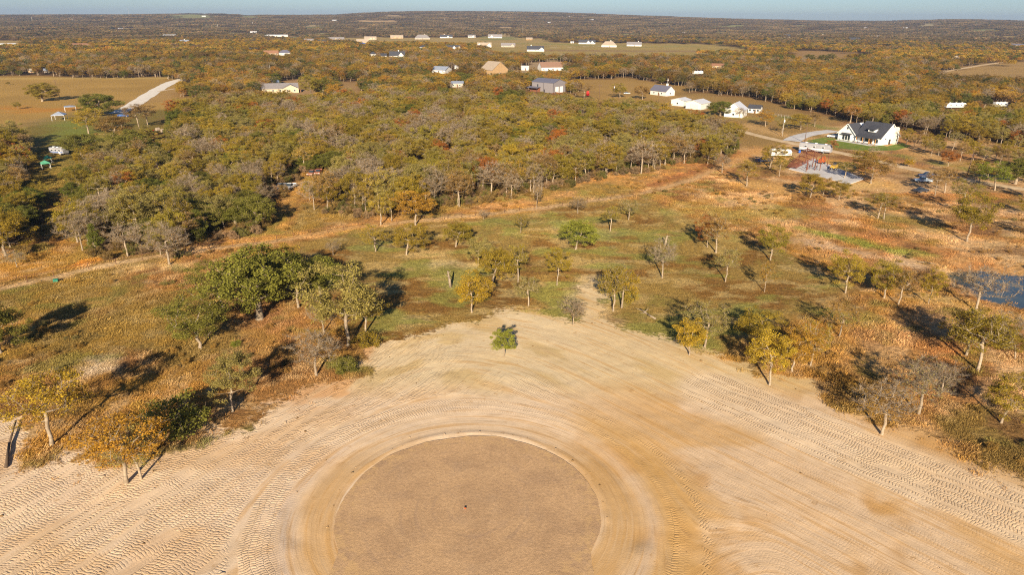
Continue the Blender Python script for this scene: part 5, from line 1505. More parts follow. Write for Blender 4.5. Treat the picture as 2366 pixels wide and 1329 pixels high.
t = thing('skid_loader', 'yellow skid loader working near the oak at the slab edge', 'loader', (x, y, .22), 2.6)
MB().box(0, 0, .85, 2.2, 1.2, .9).box(-.9, 0, 1.35, .6, 1.2, .7).build('chassis', M_YEL, t)
MB().box(-.1, 0, 1.75, 1.0, 1.0, .9).box(-.1, 0, 2.25, 1.2, 1.1, .1).build('cab', M_DK, t)
for s in (-1, 1): MB().bar((-1.1, s * .72, 1.7), (.7, s * .72, 1.5), .16, .22).bar((.7, s * .72, 1.5), (1.4, s * .72, .5), .14, .2).build('lift_arm', M_YEL, t)
MB().extr([(1.3, .1), (2.0, .1), (2.1, .2), (1.45, .2), (1.4, .8), (1.3, .8)], 'y', -.85, .85).build('bucket', M_DK, t)
for sx in (-.65, .65):
    for s in (-1, 1): wheel(t, sx, s * .72, .4, .28)
# red tractor and hay bales
x, y = at(347, 309)
t = thing('tractor', 'small red tractor beside the round hay bales', 'tractor', (x, y, .02), 1.0)
M_RED = paint('tractor_red', (0.50, 0.03, 0.025), .45)
MB().box(.9, 0, 1.15, 2.0, .8, .8).box(-.6, 0, 1.0, 1.4, 1.1, .6).build('body', M_RED, t)
MB().box(-.7, 0, 2.55, 1.5, 1.3, .1).bar((-.1, .55, 1.3), (-.1, .55, 2.5), .07).bar((-.1, -.55, 1.3), (-.1, -.55, 2.5), .07).bar((-1.3, .55, 1.3), (-1.3, .55, 2.5), .07).bar((-1.3, -.55, 1.3), (-1.3, -.55, 2.5), .07).build('canopy', M_RED, t)
MB().box(-.75, 0, 1.5, .5, .5, .5).build('seat', M_DK, t)
MB().extr([(2.2, .2), (3.0, .2), (3.1, .4), (2.4, .4), (2.3, .9), (2.2, .9)], 'y', -.9, .9).build('bucket', M_RED, t)
for s in (-1, 1): wheel(t, -.8, s * .85, .8, .4); wheel(t, 1.4, s * .7, .45, .3)
M_HAY, M_HAYG = paint('hay_gold', (0.50, 0.32, 0.07), .95, 0, .3, 4), paint('hay_grey', (0.34, 0.27, 0.20), .95, 0, .3, 4)
for px, py, mt, lab in ((361, 311, M_HAY, 'golden round hay bale in front of two grey ones'), (365, 303, M_HAYG, 'grey round hay bale behind the golden one'), (377, 306, M_HAYG, 'grey round hay bale at the right of the three')):
    x, y = at(px, py)
    t = thing('hay_bale', lab, 'hay bale', (x, y, 0), .9, 'round hay bales in the farmyard')
    m = MB().tube((-.75, 0, .85), (.75, 0, .85), .85, .85, 18)
    for k in range(5): m.tube((-.65 + k * .32, 0, .85), (-.6 + k * .32, 0, .85), .875, .875, 18)
    m.build('bale', mt, t)
    BLD.append((x, y, 2, .3))
# green canopies
M_TEAL, M_MINT = paint('canopy_teal', (0.03, 0.20, 0.13), .7), paint('canopy_mint', (0.09, 0.33, 0.20), .7)
def gazebo(px, py, lab, w, h, mt, name='canopy_tent', cat='canopy', ang=.4, rise=.9):
    x, y = at(px, py)
    t = thing(name, lab, cat, (x, y, float(ground_z(x, y))), ang)
    a = w / 2
    m = MB().add([(-a, -a, h), (a, -a, h), (a, a, h), (-a, a, h), (-a, -a, h - .25), (a, -a, h - .25), (a, a, h - .25), (-a, a, h - .25), (0, 0, h + rise)],
                 [(0, 1, 8), (1, 2, 8), (2, 3, 8), (3, 0, 8), (4, 5, 1, 0), (5, 6, 2, 1), (6, 7, 3, 2), (7, 4, 0, 3)])
    m.build('roof', mt, t)
    for sx in (-1, 1):
        for sy in (-1, 1): MB().bar((sx * (a - .12), sy * (a - .12), 0), (sx * (a - .12), sy * (a - .12), h - .01), .1).build('leg', M_TRIM, t)
    BLD.append((x, y, w * .7, .6))
gazebo(113, 378, 'dark teal pop-up canopy, the further of two', 2.6, 2.2, M_TEAL)
gazebo(107, 390, 'mint green pop-up canopy, the nearer of two', 2.8, 2.2, M_MINT, ang=.7)
gazebo(139, 277, 'pavilion with grey metal hip roof on the green yard', 6.0, 2.8, roofm('metal'), 'pavilion', 'pavilion', .3, 1.6)
gazebo(163, 256, 'second pale-roofed pavilion behind the first, at the field edge', 5.5, 2.6, roofm('metal'), 'pavilion', 'pavilion', .6, .5)
gazebo(838, 103, 'bright blue canopy in front of the tan gabled house', 12, 3.0, roofm('blue'), 'canopy_tent', 'canopy', .0, 1.5)
# red tank, blue barrel, green feed bin, survey flag
x, y = at(1358, 222)
t = thing('water_tank', 'bright red upright tank on the straw right of the grey barn', 'tank', (x, y, 0))
MB().tube((0, 0, .5), (0, 0, 3.0), 1.1, 1.1, 14).tube((0, 0, 3.0), (0, 0, 3.6), 1.1, .3, 14).build('tank', paint('tank_red', (0.60, 0.02, 0.02), .4), t, False)
for k in range(3): MB().bar((math.cos(k * 2.1), math.sin(k * 2.1), 0), (math.cos(k * 2.1) * .9, math.sin(k * 2.1) * .9, .6), .12).build('leg', M_DK, t)
BLD.append((x, y, 2.5, .5))
x, y = at(1847, 353)
t = thing('barrel', 'blue plastic barrel at the rear of the motorhome', 'barrel', (x, y, .02))
m = MB()
for z0, z1, r0, r1 in ((0, .1, .38, .42), (.1, .55, .42, .45), (.55, 1.0, .45, .42), (1.0, 1.1, .42, .38)): m.tube((0, 0, z0), (0, 0, z1), r0, r1, 14)
m.build('drum', paint('barrel_blue', (0.02, 0.12, 0.55), .5), t)
x, y = at(130, 652)
t = thing('feed_bin', 'small green plastic bin at the pipe fence, left side', 'bin', (x, y, 0), .3)
t.scale = (.6, .6, .6)
MB().extr([(-.5, 0), (.5, 0), (.62, 1.0), (-.62, 1.0)], 'x', -.7, .7).build('tub', M_TEAL, t)
MB().box(0, 0, 1.05, 1.55, 1.35, .1).build('lid', M_TEAL, t)
x, y = at(1072, 1181)
M_POLEG0 = paint('wire_steel', (.5, .48, .45), .5)
t = thing('survey_flag', 'tiny orange survey flag in the middle of the gravel turnaround', 'flag', (x, y, .1))
MB().bar((0, 0, 0), (0, 0, .3), .012).build('wire', M_POLEG0, t)
MB().add([(0, 0, .12), (.24, .05, .1), (.26, .02, .28), (0, 0, .3), (0, .02, .12), (.24, .07, .1), (.26, .04, .28), (0, .02, .3)], [(0, 1, 2, 3), (7, 6, 5, 4), (0, 4, 5, 1), (2, 6, 7, 3)]).build('flag', M_ORANGE, t)
# workers
def person(px, py, lab, shirt, ang, hat):
    x, y = at(px, py)
    me = bpy.data.meshes.new('person')
    V = [(0, 0, .95), (0, 0, 1.18), (0, .01, 1.42), (0, .01, 1.53), (0, .03, 1.66), (.22, 0, 1.40), (.30, .10, 1.13), (.26, .30, .98), (-.22, 0, 1.40), (-.31, .06, 1.12), (-.27, .26, .93),
         (.11, 0, .90), (.13, .05, .50), (.13, -.02, .08), (.14, .13, .03), (-.11, 0, .90), (-.15, .02, .50), (-.16, -.06, .08), (-.16, .09, .03), (0, .03, 1.76)]
    Ed = [(0, 1), (1, 2), (2, 3), (3, 4), (4, 19), (2, 5), (5, 6), (6, 7), (2, 8), (8, 9), (9, 10), (0, 11), (11, 12), (12, 13), (13, 14), (0, 15), (15, 16), (16, 17), (17, 18)]
    Rd = [.16, .15, .17, .06, .095, .075, .055, .045, .075, .055, .045, .10, .075, .055, .045, .10, .075, .055, .045, .08]
    me.from_pydata(V, Ed, [])
    o = bpy.data.objects.new('person', me)
    C.objects.link(o)
    sm = o.modifiers.new('skin', 'SKIN')
    for v, r in zip(me.skin_vertices[0].data, Rd): v.radius = (r, r * .85)
    me.skin_vertices[0].data[0].use_root = True
    o.modifiers.new('sub', 'SUBSURF').levels = 1
    dg = bpy.context.evaluated_depsgraph_get()
    m2 = bpy.data.meshes.new_from_object(o.evaluated_get(dg))
    o.modifiers.clear(); o.data = m2
    m2.materials.clear()
    for mt in (shirt, paint('jeans', (0.05, 0.07, 0.13), .9), paint('skin', (0.45, 0.27, 0.19), .6), hat): m2.materials.append(mt)
    for p_ in m2.polygons:
        z = p_.center.z
        p_.material_index = 3 if z > 1.70 else (2 if z > 1.48 or (abs(p_.center.x) > .2 and z < 1.16 and z > .85) else (0 if z > .98 else 1))
    o.location = (x, y, .22); o.rotation_euler = (0, 0, ang)
    tag(o, lab, 'person')
person(1882, 388, 'worker in yellow high-visibility shirt standing on the slab', paint('shirt_yellow', (0.65, 0.62, 0.06), .8), 1.0, M_TRIM)
person(1869, 392, 'worker in dark clothes bending over the slab, left of the yellow-shirted one', M_DK, 2.2, M_DK)
person(1886, 394, 'worker in black beside a post, right of the yellow-shirted one', M_DK, -.6, M_DK)

# ------------------------------------------------------------------ poles and fences
M_POLE = paint('pole_wood', (0.13, 0.08, 0.055), .9, 0, .25)
M_POLEG = paint('pole_grey', (0.42, 0.38, 0.33), .9, 0, .2)
def pole(px, py, ty, lab, mt=None, lean=0.0, arm=False, lamp=False, r=.16, name='utility_pole'):
    x, y = at(px, py)
    h = height_for(px, ty, x, y)
    t = thing(name, lab, 'pole', (x, y, float(ground_z(x, y))))
    MB().tube((0, 0, -.3), (lean * h, 0, h), r, r * .65, 8).build('shaft', mt or M_POLE, t, True)
    if arm:
        MB().box(lean * h, 0, h - .7, 2.6, .14, .16).build('crossarm', mt or M_POLE, t)
        for k in (-1.1, 0, 1.1): MB().tube((lean * h + k, 0, h - .62), (lean * h + k, 0, h - .38), .05, .04, 6).build('insulator', M_RIM, t)
    if lamp:
        MB().tube((lean * h, -.35, h - 1.9), (lean * h, -.35, h - .9), .3, .3, 10).build('transformer', M_TRIM, t)
pole(2231, 419, 352, 'dark leaning utility pole beside the gravel road', lean=.03, arm=True)
pole(1859, 330, 284, 'tall dark utility pole behind the motorhome', arm=True)
pole(1807, 315, 272, 'grey utility pole carrying a white transformer', M_POLEG, lamp=True)
pole(1384, 233, 194, 'dark utility pole right of the red tank', arm=True)
pole(1418, 228, 196, 'utility pole with white transformer right of the dark one by the red tank', lamp=True)
pole(1541, 212, 180, 'thin pole behind the white cottage', M_POLEG, lamp=True)
pole(1522, 238, 216, 'short brown pole left of the smaller white garage')
pole(211, 186, 150, 'leaning utility pole at the back of the left field', lean=-.06, arm=True)
pole(138, 224, 184, 'leaning utility pole beside the lone round oak in the left field', lean=-.08, arm=True)
pole(626, 178, 150, 'tan utility pole in the trees behind the tan farmhouse', M_POLEG)
pole(1208, 80, 58, 'tall pale pole above the tan wooden barn', M_POLEG, r=.35)
for k, (px, py, ty) in enumerate(((75, 50, 39), (168, 51, 42), (240, 51, 44), (308, 53, 49), (503, 63, 55), (584, 59, 50), (708, 51, 45), (298, 32.6, 14), (1028, 49, 42), (1056, 47, 42), (1079, 44, 38), (1117, 44, 38), (1144, 43, 39), (1300, 42, 38.5), (1438, 42, 38), (1557, 42, 38))):
    x, y = at(px, py)
    h = max(12, height_for(px, ty, x, y))
    NAMEK = ['first pale power-line tower from the left, below the horizon', 'second pale power-line tower from the left', 'third pale power-line tower from the left', 'fourth and smaller pale power-line tower from the left',
             'short tower left of the very long white building', 'pale tower above the very long white building', 'pale tower above the far green patch', 'very thin tall radio mast standing against the sky',
             'tower left of the central ridge line', 'second tower along the central ridge', 'third tower along the central ridge', 'fourth tower along the central ridge', 'fifth tower along the central ridge',
             'faint tower right of the central ridge', 'second faint tower right of the central ridge', 'last faint tower right of the central ridge']
    t = thing('radio_mast' if k == 7 else 'power_line_tower', NAMEK[k], 'mast' if k == 7 else 'tower', (x, y, float(terr(x, y))), 0, None if k == 7 else 'far power line towers')
    wd = .35 if k == 7 else 1.1
    m = MB()
    m.bar((-wd, 0, 0), (-wd * .15, 0, h), .45).bar((wd, 0, 0), (wd * .15, 0, h), .45)
    m.build('shaft', M_POLEG, t)
    if k != 7:
        for zz in (.78, .9): MB().box(0, 0, h * zz, h * .22, .4, .4).build('crossarm', M_POLEG, t)

M_PIPE = paint('rusty_pipe', (0.16, 0.075, 0.045), .8, .2, .3)
def fence(pts, label, gap, hh, rails, mt, r=.045, rr=.03, name='pipe_fence', seg=None):
    P0 = [np.array(p_) for p_ in pts]
    t = thing(name, label, 'fence', (float(P0[0][0]), float(P0[0][1]), 0))
    posts = []
    for a, b in zip(P0[:-1], P0[1:]):
        n = max(1, round(np.linalg.norm(b - a) / gap))
        posts += [a + (b - a) * i / n for i in range(n)]
    posts.append(P0[-1])
    me = None
    for p_ in posts:
        z = float(ground_z(*p_))
        if me is None:
            o = MB().tube((0, 0, -.3), (0, 0, hh), r, r, 6).build('post', mt, t)
            me = o.data
        else:
            o = link('post', me, t)
        o.location = (float(p_[0] - P0[0][0]), float(p_[1] - P0[0][1]), z)
    for zz in rails:
        m = MB()
        for a, b in zip(posts[:-1], posts[1:]):
            m.tube((a[0] - P0[0][0], a[1] - P0[0][1], float(ground_z(*a)) + zz), (b[0] - P0[0][0], b[1] - P0[0][1], float(ground_z(*b)) + zz), rr, rr, 5, False)
        m.build('rail' if rr > .02 else 'wire', mt, t)
fence(A([(-60, 680), (0, 665), (125, 640), (205, 622), (330, 602), (430, 584), (640, 557), (830, 527)]), 'rusty pipe fence along the sandy lane behind the left brush', 4.5, 1.5, (1.45,), M_PIPE, .06, .045)
fence(A([(830, 527), (1000, 508), (1130, 496), (1300, 476), (1490, 450)]), 'rusty pipe fence along the back line of the lot', 4.5, 1.4, (1.35,), M_PIPE, .05, .035)
fence(A([(1862, 326), (1895, 336), (1945, 345), (2000, 352), (2060, 352)]), 'thin black fence around the front lawn', 3.5, 1.3, (1.25, .75, .3), M_DK, .04, .015, 'lawn_fence')
fence(A([(2060, 355), (2130, 385), (2210, 400), (2280, 412)]), 'brown post fence beyond the gravel road', 4.0, 1.3, (1.2, .6), M_POLE, .07, .015, 'post_fence')
fence(A([(1790, 268), (1828, 274)]), 'pale garden fence beside the orange-brown oak', 2.5, 1.5, (1.4, .8), M_POLEG, .07, .04, 'garden_fence')
fence(A([(1700, 282), (1740, 290), (1800, 296)]), 'wire fence below the white cabin', 4.0, 1.2, (1.1, .6), M_DK, .05, .012, 'wire_fence')

# ------------------------------------------------------------------ woods: individuals in front, the mass behind
rng = np.random.default_rng(77)
BA = np.array(BLD)
def visible_ok(x, y, h):
    """drop trees that would hide a building which the place shows clear of trees"""
    ok = np.ones(len(x), bool)
    d = np.hypot(x, y)
    zt = terr(x, y) + h
    az = np.arctan2(x, y)
    for bx, by, bw, bz in BA:
        db = math.hypot(bx, by)
        m = (np.abs(az - math.atan2(bx, by)) < (bw + 1.5) / db) & (d < db + bw) & (d > db * .6)
        los = CAMZ - (CAMZ - zt) * (db / d)
        ok &= ~(m & ((los > float(terr(bx, by)) + bz) | (np.abs(d - db) < bw)))
    return ok
def clear_ok(x, y):
    ok = np.ones(len(x), bool)
    wx, wy = warp(x, y)
    for c in CL: ok &= ~inpoly(wx, wy, c)
    return ok
ROADS = [A([(1705, 300), (1760, 318), (1830, 330), (1900, 345)])]
def jitter(r0, r1, sp, az=0.80):
    n = int(r1 / sp) + 2
    gx, gy = np.meshgrid(np.arange(-n, n + 1) * sp, np.arange(0, n + 1) * sp)
    gx = gx + np.where((np.arange(gx.shape[0]) % 2)[:, None], sp / 2, 0)
    x = gx.ravel() + rng.uniform(-.42, .42, gx.size) * sp
    y = gy.ravel() + rng.uniform(-.42, .42, gx.size) * sp
    d = np.hypot(x, y)
    m = (d >= r0) & (d < r1) & (np.abs(np.arctan2(x, y)) < az)
    return x[m], y[m]
x, y = jitter(120, 620, 5.0)
_e = np.array(A([(712, 466), (740, 494), (860, 509), (1000, 489), (1120, 472), (1230, 455), (1340, 427), (1420, 409), (1500, 400), (1560, 379), (1640, 383), (1692, 356)]))
_ex, _ey = [], []
for a_, b_ in zip(_e[:-1], _e[1:]):
    n_ = max(1, int(np.linalg.norm(b_ - a_) / 3.3))
    for i_ in range(n_):
        if rng.random() < .38: continue
        t_ = (i_ + rng.uniform(.1, .9)) / n_
        _ex.append(a_[0] + (b_[0] - a_[0]) * t_ + rng.normal() * 1.6); _ey.append(a_[1] + (b_[1] - a_[1]) * t_ + abs(rng.normal()) * 4.5)
EDGE = set((round(a_, 3), round(b_, 3)) for a_, b_ in zip(_ex, _ey))
m = inpoly(x, y, FOREST)
x, y = x[m], y[m]
# uneven spacing: thin out by noise
keep = rng.random(len(x)) < 0.72 + 0.5 * (vnoise(x, y, 30, 201) - .35)
x, y = np.r_[x[keep], _ex], np.r_[y[keep], _ey]
hts = rng.uniform(6.2, 10.6, len(x)) * (0.82 + .36 * vnoise(x, y, 40, 203))
m = clear_ok(x, y) & visible_ok(x, y, hts)
hand = np.array([at(h_[0], h_[1]) for h_ in HAND])
m &= np.array([np.min(np.hypot(hand[:, 0] - a, hand[:, 1] - b)) > 2.6 for a, b in zip(x, y)])
x, y, hts = x[m], y[m], hts[m]
order = np.argsort(np.hypot(x, y) + np.where((x < -62 - (y - 150) * .72) | (x > 62 + y * .72), 500, 0))
x, y, hts = x[order], y[order], hts[order]
patch = fbm(x, y, 35, 205)
patch2 = fbm(x, y, 22, 207)
roll = rng.random(len(x))
KINDS = []
for i in range(len(x)):
    r = roll[i]
    g = patch[i]
    if (round(float(x[i]), 3), round(float(y[i]), 3)) in EDGE:
        hts[i] = max(hts[i], 8.2) * 1.05
        KINDS.append((('bare', 'brown'), ('thin', 'near'), ('thin', 'brown'), ('oak', 'olive'), ('bare', 'brown'), ('thin', 'gold'))[int(r * 5.99)])
        continue
    if g > .60 and r < .55: k = ('live', 'green')
    elif patch2[i] > .58 and r < .5: k = ('bare', 'brown')
    elif r < .12: k = ('bare', 'brown')
    elif r < .22: k = ('thin', 'brown')
    elif r < .42: k = ('thin', 'near')
    elif r < .49: k = ('oak', 'gold')
    elif r < .53: k = ('oak', 'rust')
    elif r < .565: k = ('cedar', 'green')
    elif r < .72: k = ('oak', 'pale')
    else: k = ('oak', 'olive')
    KINDS.append(k)
NIND = 185
MARKS = [(14, 'behind the olive oak at the left edge'), (110, 'behind the left clearing'), (215, 'left of the grey three-trunked oak'), (330, 'just left above the grey three-trunked oak'), (430, 'right of the grey three-trunked oak'), (520, 'above the largest live oak'),
         (600, 'at the left bank of the grass corridor'), (690, 'at the head of the grass corridor'), (770, 'below the dense dark oak'), (830, 'left of the thin yellow oak'), (890, 'behind the thin yellow oak'), (960, 'behind the amber bushy oak'),
         (1040, 'right of the amber bushy oak'), (1120, 'above the white dead oak'), (1190, 'left of the single bare trunk'), (1250, 'behind the single bare trunk'), (1305, 'around the rust-red oak'), (1388, 'by the round cedar'), (1456, 'by the pointed cedar'),
         (1540, 'along the orange dirt bank'), (1620, 'left of the oak on orange dirt'), (1700, 'above the end of the fence lane'), (1760, 'left of the white trailer'), (1960, 'behind the farmhouse roof'), (2080, 'right behind the farmhouse'), (2200, 'beyond the sparse oaks'), (2320, 'near the right edge beyond the road')]
def where(a, b, i):
    px = 1183 + F * a / (b * math.cos(PITCH) + CAMZ * math.sin(PITCH))
    mk = min(MARKS, key=lambda q_: abs(q_[0] - px))[1]
    az = math.atan2(a, b)
    d = math.hypot(a, b)
    nfront = int(np.sum((np.abs(np.arctan2(x, y) - az) < .035) & (np.hypot(x, y) < d - 1.5)))
    row = ('front-row', 'second-row', 'third-row', 'fourth-row')[min(nfront // 2, 3)] if nfront < 8 else ('fifth-row', 'sixth-row', 'seventh-row', 'deeper-row')[min((nfront - 8) // 2, 3)]
    return mk + ', ' + row
ADJ = {'brown': 'bare grey-brown', 'near': 'thin-leaved', 'gold': 'golden-leaved', 'rust': 'rust-leaved', 'green': 'dark green', 'pale': 'pale olive', 'olive': 'olive-leaved'}
WL = []
for i in range(min(NIND, len(x))):
    k, c = KINDS[i]
    kn = 'cedar' if k == 'cedar' else ('live oak' if k == 'live' else 'oak')
    zone = where(float(x[i]), float(y[i]), i)
    WL.append((ADJ[c] + ' ' + kn + ' ' + zone, float(x[i]) / float(y[i])))
    wt = plant('cedar_tree' if k == 'cedar' else 'oak_tree', float(x[i]), float(y[i]), float(hts[i]) * (.75 if k in ('cedar', 'live') else 1), float(hts[i]) * (.95 if k == 'live' else (.4 if k == 'cedar' else .82)), k, c,
          ADJ[c] + ' ' + kn + ' ' + zone, 'tree', 'trees in the front of the woods')
    WL[-1] += (wt,)
ORD = ['leftmost', 'second', 'third', 'fourth', 'fifth', 'sixth', 'seventh', 'eighth', 'ninth', 'tenth']
for lab_ in set(w_[0] for w_ in WL):
    same = sorted([w_ for w_ in WL if w_[0] == lab_], key=lambda w_: w_[1])
    if len(same) == 2:
        same[0][2]['label'], same[1][2]['label'] = lab_ + ', left of two', lab_ + ', right of two'
    elif len(same) > 2:
        for j_, w_ in enumerate(same):
            w_[2]['label'] = lab_ + ', ' + ('leftmost' if j_ == 0 else ('rightmost' if j_ == len(same) - 1 else ORD[min(j_, 9)] + ' from left'))
# sparse oaks on the grass beyond the gravel road and right edge
sp = [(2092, 338), (2110, 345), (2135, 352), (2150, 362), (2168, 360), (2218, 372), (2248, 372), (2270, 378), (2300, 368), (2308, 384), (2330, 378), (2350, 388), (2366, 372), (2130, 335), (2165, 340), (2200, 348), (2235, 352), (2262, 358), (2320, 356), (2350, 352), (2385, 395), (2400, 430), (2390, 465), (2405, 560), (2380, 500)]
SPL = ['olive oak closest to the right wall of the farmhouse', 'brown oak second from the farmhouse right wall', 'olive oak third from the farmhouse right wall', 'pale oak left above the reddish-brown oak', 'olive oak just above the reddish-brown oak',
       'brown oak right of the reddish-brown oak, on the grass', 'olive oak touching the top of the leaning pole', 'pale oak right of the leaning pole', 'olive oak above the dense green oak by the road', 'brown oak over the dense green oak by the road',
       'olive oak on the grass near the right edge', 'pale oak on the grass closest to the right edge', 'olive oak at the right edge above the road', 'brown oak in the back row right of the farmhouse', 'olive oak in the back row, above the third from the farmhouse',
       'pale oak in the back row above the reddish-brown oak', 'olive oak in the back row left of the leaning pole', 'brown oak in the back row behind the leaning pole', 'olive oak in the back row over the dense green oak', 'pale oak in the back row at the right edge',
       'olive oak cut by the right edge, level with the road end', 'brown oak cut by the right edge below the road', 'olive oak cut by the right edge, well below the road', 'pale oak cut by the right edge above the pond', 'olive oak cut by the right edge between road and pond']
for k, (px, py) in enumerate(sp):
    a, b = at(px, py)
    h = random.Random(k).uniform(6.2, 8.2)
    plant('oak_tree', a, b, h, h * .8, ('oak', 'thin')[k % 2], ('olive', 'brown', 'olive', 'pale')[k % 4], SPL[k], 'tree', 'scattered oaks beyond the gravel road')

# geometry-node scatter for the masses
def scatter(name, pts, meshes, kind_idx, scl, rot, label, cols=None):
    me = bpy.data.meshes.new(name)
    me.vertices.add(len(pts))
    me.vertices.foreach_set('co', np.ascontiguousarray(pts, np.float32).ravel())
    a = me.attributes.new('pick', 'INT', 'POINT'); a.data.foreach_set('value', np.ascontiguousarray(kind_idx, np.int32))
    a = me.attributes.new('siz', 'FLOAT_VECTOR', 'POINT'); a.data.foreach_set('vector', np.ascontiguousarray(scl, np.float32).ravel())
    setf(me, 'turn', rot)
    if cols is not None: setc(me, 'icol', cols)
    o = link(name, me)
    tag(o, label, kind='stuff')
    ng = bpy.data.node_groups.new(name + '_scatter', 'GeometryNodeTree')
    ng.interface.new_socket('Geometry', in_out='INPUT', socket_type='NodeSocketGeometry')
    ng.interface.new_socket('Geometry', in_out='OUTPUT', socket_type='NodeSocketGeometry')
    N, Lk = ng.nodes.new, ng.links.new
    gi, go = N('NodeGroupInput'), N('NodeGroupOutput')
    g2i = N('GeometryNodeGeometryToInstance')
    for mob in meshes[::-1]:
        oi = N('GeometryNodeObjectInfo')
        oi.inputs['Object'].default_value = mob
        oi.inputs['As Instance'].default_value = True
        Lk(oi.outputs['Geometry'], g2i.inputs[0])
    iop = N('GeometryNodeInstanceOnPoints')
    iop.inputs['Pick Instance'].default_value = True
    def named(nm, typ):
        n = N('GeometryNodeInputNamedAttribute'); n.data_type = typ
        n.inputs['Name'].default_value = nm
        return n.outputs[0]
    cx = N('ShaderNodeCombineXYZ')
    Lk(named('turn', 'FLOAT'), cx.inputs[2])
    Lk(gi.outputs[0], iop.inputs['Points'])
    Lk(g2i.outputs[0], iop.inputs['Instance'])
    Lk(named('pick', 'INT'), iop.inputs['Instance Index'])
    Lk(cx.outputs[0], iop.inputs['Rotation'])
    Lk(named('siz', 'FLOAT_VECTOR'), iop.inputs['Scale'])
    Lk(iop.outputs[0], go.inputs[0])
    md = o.modifiers.new('scatter', 'NODES')
    md.node_group = ng
    return o

def source(name, parts):
    """joined mesh used only as the pattern of a scattered mass (never linked to the scene)"""
    V, Fl, mi, tint, rnd, mats = [], [], [], [], [], []
    o = 0
    for v, f, mat, ti, rn in parts:
        V.append(v); Fl.append(f + o); o += len(v)
        mi += [len(mats)] * len(f); mats.append(mat)
        tint.append(ti if ti is not None else np.ones(len(v))); rnd.append(rn if rn is not None else np.zeros(len(v)))
    me = np_mesh(name, np.vstack(V), np.vstack(Fl).ravel(), 4, mats)
    me.polygons.foreach_set('material_index', np.array(mi, np.int32))
    setf(me, 'tint', np.concatenate(tint)); setf(me, 'rnd', np.concatenate(rnd))
    return bpy.data.objects.new(name, me)

def tree_source(kind, var, lm, lite=False):
    p = PROT[kind][var]
    lf = np.arange(len(p.leaf_v)).reshape(-1, 4)
    return source('tree_pattern', [(p.wood_v, p.wood_f, M_BARK, None, None), (p.leaf_v, lf, LM[lm], p.tint, None)])

SRC, SIDX = [], {}
for key in [('thin', 'brown'), ('thin', 'gold'), ('oak', 'near'), ('oak', 'olive'), ('oak', 'pale'), ('oak', 'gold'), ('oak', 'rust'), ('thin', 'near'), ('bare', 'brown'), ('live', 'green'), ('cedar', 'green'), ('oak', 'mid'), ('thin', 'mid'), ('live', 'mid')]:
    SIDX[key] = []
    for v in range(min(3, len(PROT[key[0]]))):
        SIDX[key].append((len(SRC), PROT[key[0]][v]))
        SRC.append(tree_source(key[0], v, key[1]))

def put_trees(name, x, y, h, keys, label):
    pk, sc = [], []
    for i in range(len(x)):
        k = keys[i]
        ch = SIDX[k][i % len(SIDX[k])]
        pk.append(ch[0])
        hh = h[i] * (.75 if k[0] in ('cedar', 'live') else 1)
        s = hh / ch[1].H
        w = hh * (1.25 if k[0] == 'live' else (.55 if k[0] == 'cedar' else .90)) / ch[1].Wd
        sc.append((w, w, s))
    pts = np.stack([x, y, ground_z(x, y) - .06], 1)
    scatter(name, pts, SRC, np.array(pk), np.array(sc), rng.uniform(0, 6.28, len(x)), label)
n0 = NIND
m = np.hypot(x[n0:], y[n0:]) < 470
put_trees('woods', x[n0:][m], y[n0:][m], hts[n0:][m], [k for k, q_ in zip(KINDS[n0:], m) if q_], 'dense autumn oak woods filling the middle distance')
xa, ya, ha = x[n0:][~m], y[n0:][~m], hts[n0:][~m]
x2, y2 = jitter(620, 1050, 6.4)
keep = rng.random(len(x2)) < .72 + .5 * (vnoise(x2, y2, 45, 211) - .4)
x2, y2 = x2[keep], y2[keep]
h2 = rng.uniform(5.8, 10, len(x2)) * (.85 + .3 * vnoise(x2, y2, 60, 213))
m = clear_ok(x2, y2) & visible_ok(x2, y2, h2)
x2, y2, h2 = np.r_[xa, x2[m]], np.r_[ya, y2[m]], np.r_[ha, h2[m]]
pt = fbm(x2, y2, 70, 215)
rl = rng.random(len(x2))
kk = [('live', 'green') if (pt[i] > .60 and rl[i] < .5) or rl[i] < .04 else (('bare', 'brown') if rl[i] < .13 else (('thin', 'mid') if rl[i] < .30 else ('oak', 'mid'))) for i in range(len(x2))]
put_trees('golden_woods', x2, y2, h2, kk, 'golden brown woods beyond the near woods, up to the houses')

def clump(n, size, nl, ls, lm, seed):
    r = np.random.default_rng(seed)
    LV, TI, RN = [], [], []
    for k in range(n):
        cx_, cy_ = r.uniform(-.5, .5, 2) * size
        h, R = r.uniform(5.5, 9), r.uniform(2.4, 3.8)
        d = r.normal(size=(nl, 3)); d /= np.linalg.norm(d, axis=1)[:, None]
        d[:, 2] = np.where(d[:, 2] < -.3, -d[:, 2], d[:, 2])
        lob = r.normal(size=(4, 3)); lob /= np.linalg.norm(lob, axis=1)[:, None]
        kx = 1 + .25 * np.max(d @ lob.T, axis=1)
        rr = (r.uniform(.45, 1, nl) ** .5) * kx
        pos = np.stack([cx_ + d[:, 0] * R * rr, cy_ + d[:, 1] * R * rr, h * .58 + d[:, 2] * h * .36 * rr], 1)
        LV.append(leaf_quads(r, pos, r.uniform(.6, 1.2, nl) * ls))
        TI.append(np.repeat(np.clip(r.normal(1, .14, nl), .6, 1.4), 4))
        RN.append(np.full(nl * 4, r.random()))
    v = np.vstack(LV)
    return source('clump_pattern', [(v, np.arange(len(v)).reshape(-1, 4), LM[lm], np.concatenate(TI), np.concatenate(RN))])
